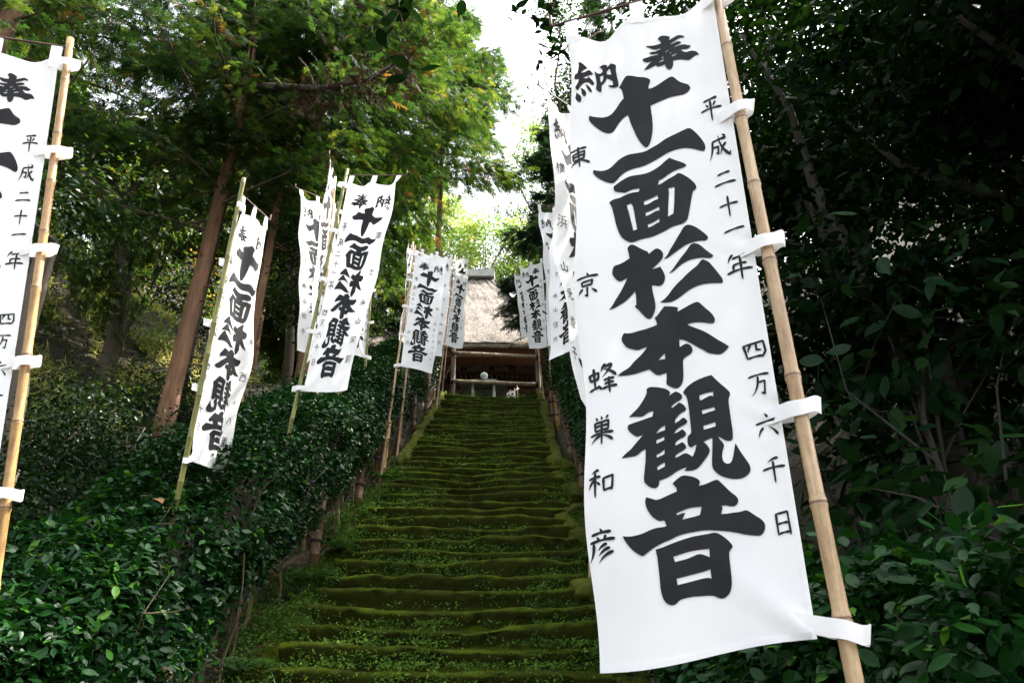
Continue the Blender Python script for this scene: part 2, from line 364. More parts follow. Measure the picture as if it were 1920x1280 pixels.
# kerb stones along both edges of the steps
def stone(c, size, ang, tilt, seed, mb):
    bm = bmesh.new(); bmesh.ops.create_cube(bm, size=1)
    bmesh.ops.subdivide_edges(bm, edges=bm.edges[:], cuts=7, use_grid_fill=True)
    V = np.array([v.co[:] for v in bm.verts]) * 2
    V = V / (np.sum(np.abs(V) ** 3.4, 1) ** (1 / 3.4))[:, None] / 2 * 1.05
    F = np.array([[v.index for v in f.verts] for f in bm.faces]); bm.free()
    V = V * (1 + (fbm(V[:, 0] * 3 + seed, V[:, 1] * 3 + V[:, 2] * 2.3, seed) - .5)[:, None] * .75) * np.array(size)
    ct, st = cos(tilt), sin(tilt)
    V = V @ np.array([[1, 0, 0], [0, ct, -st], [0, st, ct]]).T
    V = V @ np.array([[cos(ang), -sin(ang), 0], [sin(ang), cos(ang), 0], [0, 0, 1]]).T
    mb.add(V + np.array(c), F)
ORD = ['lowest', 'second', 'third', 'fourth', 'fifth', 'sixth', 'seventh', 'eighth', 'ninth', 'tenth', 'eleventh', 'twelfth', 'thirteenth', 'fourteenth', 'fifteenth', 'sixteenth', 'seventeenth', 'eighteenth']
tilt = math.atan(SLOPE)
for side, nm in ((-1, 'left'), (1, 'right')):
    y = 12.15 if side < 0 else 12.0; k = 0
    while y < 18.5:
        L = .82 + .2 * rnd.random(); yc = y + L * .41
        xk = (-1.93 if side < 0 else .80) + rnd.uniform(-.02, .02)
        mb = MB(); c = (xk, yc, float(stair_z(yc)) + .07); stone(c, (.22, L * 1.03, .26), rnd.uniform(-.02, .02), tilt, k * 3 + (9 if side > 0 else 0), mb)
        o = mb.build('kerb_stone', M['moss_kerb'], None, True)
        tag(o, 'long mossy kerb stone on the %s edge of the upper steps, %s from the bottom' % (nm, ORD[k]), 'kerb stone', 'kerb stones along the upper steps')
        y += L * .845; k += 1
    y = 5.5; k = 0
    while y < 12.0:
        L = rnd.uniform(.45, 1.1) if side < 0 else rnd.uniform(.6, 1.0); yc = y + L * .4
        xk = (-2.13 - .05 * max(0, 7 - yc) * .6 if side < 0 else .93) + rnd.uniform(-.04, .04)
        mb = MB(); c = (xk + rnd.uniform(-.1, .06), yc, float(stair_z(yc)) - (.13 if side < 0 else .04) + rnd.uniform(-.06, .06))
        stone(c, (rnd.uniform(.26, .5), L * 1.15, rnd.uniform(.26, .42)), rnd.uniform(-.35, .35), tilt * rnd.uniform(.4, 1.1), 40 + k * 5 + (3 if side > 0 else 0), mb)
        o = mb.build('edge_stone', M['moss'] if side < 0 else M['moss_kerb'], None, True)
        tag(o, 'rounded mossy boulder edging the %s side of the lower steps, %s from the bottom' % (nm, ORD[k]), 'edge stone', 'boulders edging the lower steps')
        y += L * .9; k += 1

# small plants growing over the steps
rs = np.random.RandomState(4)
n = 22000
y = SY0 + (SY1 - SY0) * rs.uniform(0, 1, n) ** 1.5; x = rs.uniform(-2.05, .85, n)
dens = fbm(x * 1.5, y * 1.3, 31, 2) * .6 + fbm(x * 5, y * 4, 33, 2) * .4
keep = dens + rs.normal(0, .06, n) > np.where(y < 7.4, .47, np.where(y < 12, .52, .53)); x, y = x[keep], y[keep]
ks = np.floor((y - SY0) / RUN); fr = rs.beta(.8, 1.6, len(x))
y = SY0 + (ks + fr * .95) * RUN
z = (ks + 1) * RISE + .015
riser = rs.uniform(0, 1, len(x)) < .55
y = np.where(riser, SY0 + ks * RUN - .05, y); z = np.where(riser, (ks + rs.uniform(.02, .7, len(x))) * RISE + .01, z)
mb = MB(); P0 = np.stack([x, y, z], -1)
for rep in range(7):
    P = P0 + rs.normal(0, 1, P0.shape) * np.array([.032, .014, .018]) + np.array([0, 0, .012])
    out = np.tile(np.array([0, -.7, .4]), (len(P), 1))
    leaves(mb, LEAF2, P, out, [.016, .024, .034, .02, .042, .026, .034][rep], rs, np.clip(rs.normal(.5, .28, len(P)) + (fbm(P[:, 0] * 3, P[:, 1] * 3, 61, 2) - .5) * 1.2, 0, 1), .5, 0)
ysd = rs.uniform(4.2, 12.5, 9000); xsd = np.where(rs.uniform(0, 1, 9000) < .75, rs.uniform(-2.6, -1.85, 9000), rs.uniform(.75, 1.1, 9000)); kk = fbm(xsd * 2, ysd * 2, 55, 2) > .46; xsd, ysd = xsd[kk], ysd[kk]
for rep in range(4):
    P = np.stack([xsd, ysd, stair_z(ysd) + np.where(xsd > -2.4, .11, .03)], -1) + rs.normal(0, 1, (len(xsd), 3)) * .04 + np.array([0, 0, .04])
    leaves(mb, LEAF2, P, np.tile(np.array([.3, -.6, .5]), (len(P), 1)), .036, rs, np.clip(rs.normal(.4, .25, len(P)), 0, 1), .5, 0)
o = mb.build('step_weeds', M['herb'])
tag(o, 'tiny bright green weeds creeping over the mossy steps', 'weeds', kind='stuff')

# forest litter and low undergrowth on both slopes
mb = MB(); n = 26000
x = np.where(rs.uniform(0, 1, n) < .7, rs.uniform(-13, -3.2, n), rs.uniform(2.1, 9, n)); y = rs.uniform(2.5, 24, n)
k = fbm(x * .6, y * .6, 77, 3) > .42; x, y = x[k], y[k]
hgt = np.abs(rs.normal(0, .3, len(x))) * (fbm(x * .45, y * .45, 5, 2) + .2)
P = np.stack([x, y, gz(x, y) + .04 + hgt], -1)
leaves(mb, LEAF2, P, np.tile(np.array([0, -.3, .8]), (len(P), 1)), .085, rs, np.clip(rs.normal(.4, .25, len(P)), 0, 1), .7, .1)
o = mb.build('undergrowth', M['broad']); tag(o, 'low dark green undergrowth covering the forest floor', 'undergrowth', kind='stuff')
mb = MB(); n = 110000
x = rs.uniform(-19, -7.2, n); y = rs.uniform(11, 30, n); k = fbm(x * .9, y * .9, 88, 3) > .42; x, y = x[k], y[k]
P = np.stack([x, y, gz(x, y) + .03 + np.abs(rs.normal(0, .12, len(x)))], -1)
leaves(mb, BLADE, P, np.tile(np.array([.3, -.3, .5]), (len(P), 1)), .22, rs, np.clip(rs.normal(.5, .25, len(P)) + (fbm(P[:, 0] * 1.1, P[:, 1] * 1.1, 71, 3) - .5) * 1.8, 0, 1), .3, -.7)
o = mb.build('sunlit_grass', M['drygrass']); tag(o, 'pale dry grass on the sunlit bank behind the left trees', 'grass', kind='stuff')
mb = MB(); n = 2600; x = np.where(rs.uniform(0, 1, n) < .8, rs.uniform(-3.2, -2.0, n), rs.uniform(.9, 1.6, n)); y = rs.uniform(3.2, 13, n)
P = np.stack([x, y, stair_z(y) + .02 + np.abs(rs.normal(0, .03, n))], -1); leaves(mb, LEAF2, P, np.tile(np.array([.1, -.3, .9]), (n, 1)), .06, rs, rs.uniform(0, .8, n), .8, 0)
o = mb.build('leaf_litter', M['dead']); tag(o, 'brown dead leaves littering the soil beneath the hedges', 'leaf litter', kind='stuff')
# fallen leaves on the bare soil edge
for (px, py, Yd, c, lb) in ((552, 1112, 7.9, .95, 'curled yellow fallen leaf on the soil beside the left boulders'), (290, 934, 5.2, .3, 'large brown dead leaf lying on top of the left hedge')):
    q = at(px, py, Yd); V, F = LEAF6; sz = .085 if py > 1000 else .12
    Rm = np.array([[.8, .5, .2], [-.5, .8, -.3], [-.3, .2, .9]])
    o = mk('fallen_leaf', V * np.array([1, 1.3, 2]) @ Rm.T * sz + q, F, M['dead'], None, True, np.full(len(V), c)); tag(o, lb, 'fallen leaf')

# ---------------------------------------------------------------- hedges
def hedge(name, label, xf, xb, y0, y1, h, bare, dens, size, tpl, seed, bulge=.42, tintb=0.0):
    """clipped camellia hedge: xf is the face beside the steps, xb the far side"""
    rs = np.random.RandomState(seed); yc = (y0 + y1) / 2; xc = (xf + xb) / 2
    root = empty(name, (xc, yc, float(stair_z(yc))), label, 'hedge', 'clipped camellia hedges flanking the steps')
    sgn = 1 if xf > xb else -1; wid = abs(xf - xb)
    prof = np.array([[.22, bare], [.10, bare + .3], [.0, h * .62], [.04, h * .82], [.2, h * .95], [wid * .45, h], [wid * .8, h * 1.0], [wid * .97, h * .9], [wid, h * .7], [wid, h * .4]])
    seg = np.linalg.norm(np.diff(prof, axis=0), axis=1); cum = np.concatenate([[0], np.cumsum(seg)])
    n = int(dens * cum[-1] * (y1 - y0))
    y = rs.uniform(y0, y1, n); s = rs.uniform(0, cum[-1], n); s = np.where(rs.uniform(0, 1, n) < .25, rs.uniform(0, cum[5], n), s)
    w = np.interp(s, cum, prof[:, 0]); hh = np.interp(s, cum, prof[:, 1])
    ds = .02; nw = -(np.interp(s + ds, cum, prof[:, 1]) - np.interp(s - ds, cum, prof[:, 1])); nh = np.interp(s + ds, cum, prof[:, 0]) - np.interp(s - ds, cum, prof[:, 0])
    ln = np.hypot(nw, nh) + 1e-9; nw /= ln; nh /= ln
    b = (fbm(y * 1.6 + s * .3, s * 1.8, seed, 3) - .5) * bulge
    dep = -np.abs(rs.normal(0, .13, n)) + b + rs.exponential(.03, n)
    gap = fbm(y * 2.3, s * 2.6, seed + 5, 2); keep = (gap + rs.normal(0, .05, n) > np.interp(hh, [bare, bare + .5, h], [.52, .38, .30]))
    P = np.stack([xf - sgn * (w + nw * dep), y, stair_z(y) + hh + nh * dep], -1)
    out = np.stack([-sgn * nw, np.full(n, -.35), nh], -1); out /= np.linalg.norm(out, axis=1)[:, None]
    P, out = P[keep], out[keep]
    mb = MB(); leaves(mb, tpl, P, out, size, rs, np.clip(rs.normal(.45 + tintb, .22, len(P)) + (rs.uniform(0, 1, len(P)) > .985) * .5, 0, .975), .55, .15)
    mb.build('foliage', M['camellia'], root, True)
    mb = MB()
    for k in range(int((y1 - y0) * 9)):
        yy = rs.uniform(y0, y1); xx = xf - sgn * rs.uniform(.12, min(.8, wid)); zz = float(stair_z(yy)) - .1
        L = rs.uniform(.8, h * .9); a = rs.normal(0, .16, 2)
        t5 = np.linspace(0, 1, 6); pts = np.stack([xx + a[0] * t5 * L + rs.normal(0, .02, 6), yy + a[1] * t5 * L + rs.normal(0, .02, 6), zz + t5 * L], -1)
        mb.tube(pts, np.linspace(.011, .004, 6) * rs.uniform(.7, 1.5), 5)
        for q in range(3):
            p = pts[rs.randint(2, 6)]; d = rs.normal(0, 1, 3); d[2] = abs(d[2]) + .3; d *= rs.uniform(.2, .4) / np.linalg.norm(d)
            mb.tube(np.stack([p, p + d * .5 + rs.normal(0, .02, 3), p + d]), [.005, .004, .002], 4)
    mb.build('stems', M['twig'], root)
    return root
hedge('hedge', 'near glossy hedge filling the lower left corner beside the steps', -2.22, -3.55, 2.35, 6.0, 1.86, .42, 3000, .07, LEAF10, 1, tintb=.08)
hedge('hedge', 'middle stretch of the left hedge under the foremost leaning banners', -2.08, -3.5, 5.9, 11.4, 2.12, .6, 2500, .06, LEAF6, 2)
hedge('hedge', 'upper stretch of the left hedge reaching the bamboo barrier', -2.06, -3.6, 11.5, 18.9, 2.0, .4, 1700, .062, LEAF2, 3, .24)
hedge('hedge', 'near right hedge showing under the large white banner', 1.0, 1.85, 1.9, 6.4, 1.98, .35, 2800, .07, LEAF10, 4, tintb=.12)
hedge('hedge', 'upper right hedge between the steps and the dark forest', 0.98, 2.2, 6.4, 18.9, 2.1, .45, 1800, .062, LEAF2, 5, .24)

def vtube(mb, a, b, r0, r1, n=10, nodes=None, t=0.0, flare=1.13, bow=0.0, bowdir=None):
    """bamboo cane from a to b with node rings"""
    a, b = np.asarray(a, float), np.asarray(b, float); L = np.linalg.norm(b - a); d = (b - a) / L
    S_ = [0]; R_ = [r0]; T_ = [t]
    rad = lambda s: r0 + (r1 - r0) * s / L
    for s in (nodes or []):
        if .03 < s < L - .03:
            for ds, f, tt in ((-.018, 1.0, t), (-.005, flare, .15), (-.001, flare * 1.02, .75), (.002, .985, 1.0), (.005, flare, .5), (.009, flare * .97, .1), (.024, .965, t)):
                S_.append(s + ds); R_.append(rad(s) * f); T_.append(tt)
    S_.append(L); R_.append(r1); T_.append(t)
    S_ = np.array(S_); pts = a + d * S_[:, None]
    if bow and bowdir is not None: pts = pts + np.asarray(bowdir) * (bow * np.sin(pi * S_ / L))[:, None]
    mb.tube(pts, R_, n, T_)

# bamboo fence posts beside the hedges
fp = [(-2.22, 4.95, 'lowest'), (-2.26, 8.35, 'second'), (-2.2, 10.15, 'third'), (-2.16, 11.55, 'fourth'), (-2.14, 13.0, 'fifth'), (-2.12, 14.6, 'sixth'), (-2.1, 16.3, 'topmost')]
for side, arr in (('left', fp), ('right', [(1.06, 9.0, 'lowest'), (1.06, 10.6, 'second'), (1.05, 12.4, 'third'), (1.03, 15.0, 'topmost')])):
    for k, (x, y, lb) in enumerate(arr):
        z = float(stair_z(y)); root = empty('fence_post', (x, y, z - .1), '%s stubby brown bamboo post at the foot of the %s hedge' % (lb, side), 'fence post', 'bamboo fence posts along the hedges')
        hh = rnd.uniform(.95, 1.15); le = rnd.uniform(-.05, .05)
        mb = MB(); vtube(mb, (x, y, z - .1), (x + le, y, z + hh), .058, .055, 12, [.3, .75], 0)
        mb.build('cane', M['bam_brown'] if k != 3 else M['bam_orange'], root, True)
        if k in (0, 3, 4):
            mb = MB(); vtube(mb, (x - .10, y + .03, z - .1), (x - .10 + le, y + .03, z + hh * .92), .05, .047, 12, [.45, .85], 0)
            mb.build('cane', M['bam_brown'], root, True)
        for q in (.35, .68):
            mb = MB(); th = np.linspace(0, 2 * pi, 15); rx = .066 if k not in (0, 3, 4) else .115; ox = 0 if k not in (0, 3, 4) else -.05
            for dz in (-.008, .008):
                mb.tube(np.stack([x + ox + le * q + rx * np.cos(th), y + .015 + .075 * np.sin(th), np.full(15, z + q * hh + dz)], -1), .0075, 6)
            mb.tube(np.array([[x + ox, y - .075, z + q * hh], [x + ox + .05, y - .1, z + q * hh - .05], [x + ox + .06, y - .095, z + q * hh - .12]]), .005, 5)
            mb.build('rope_tie', M['rope'], root)

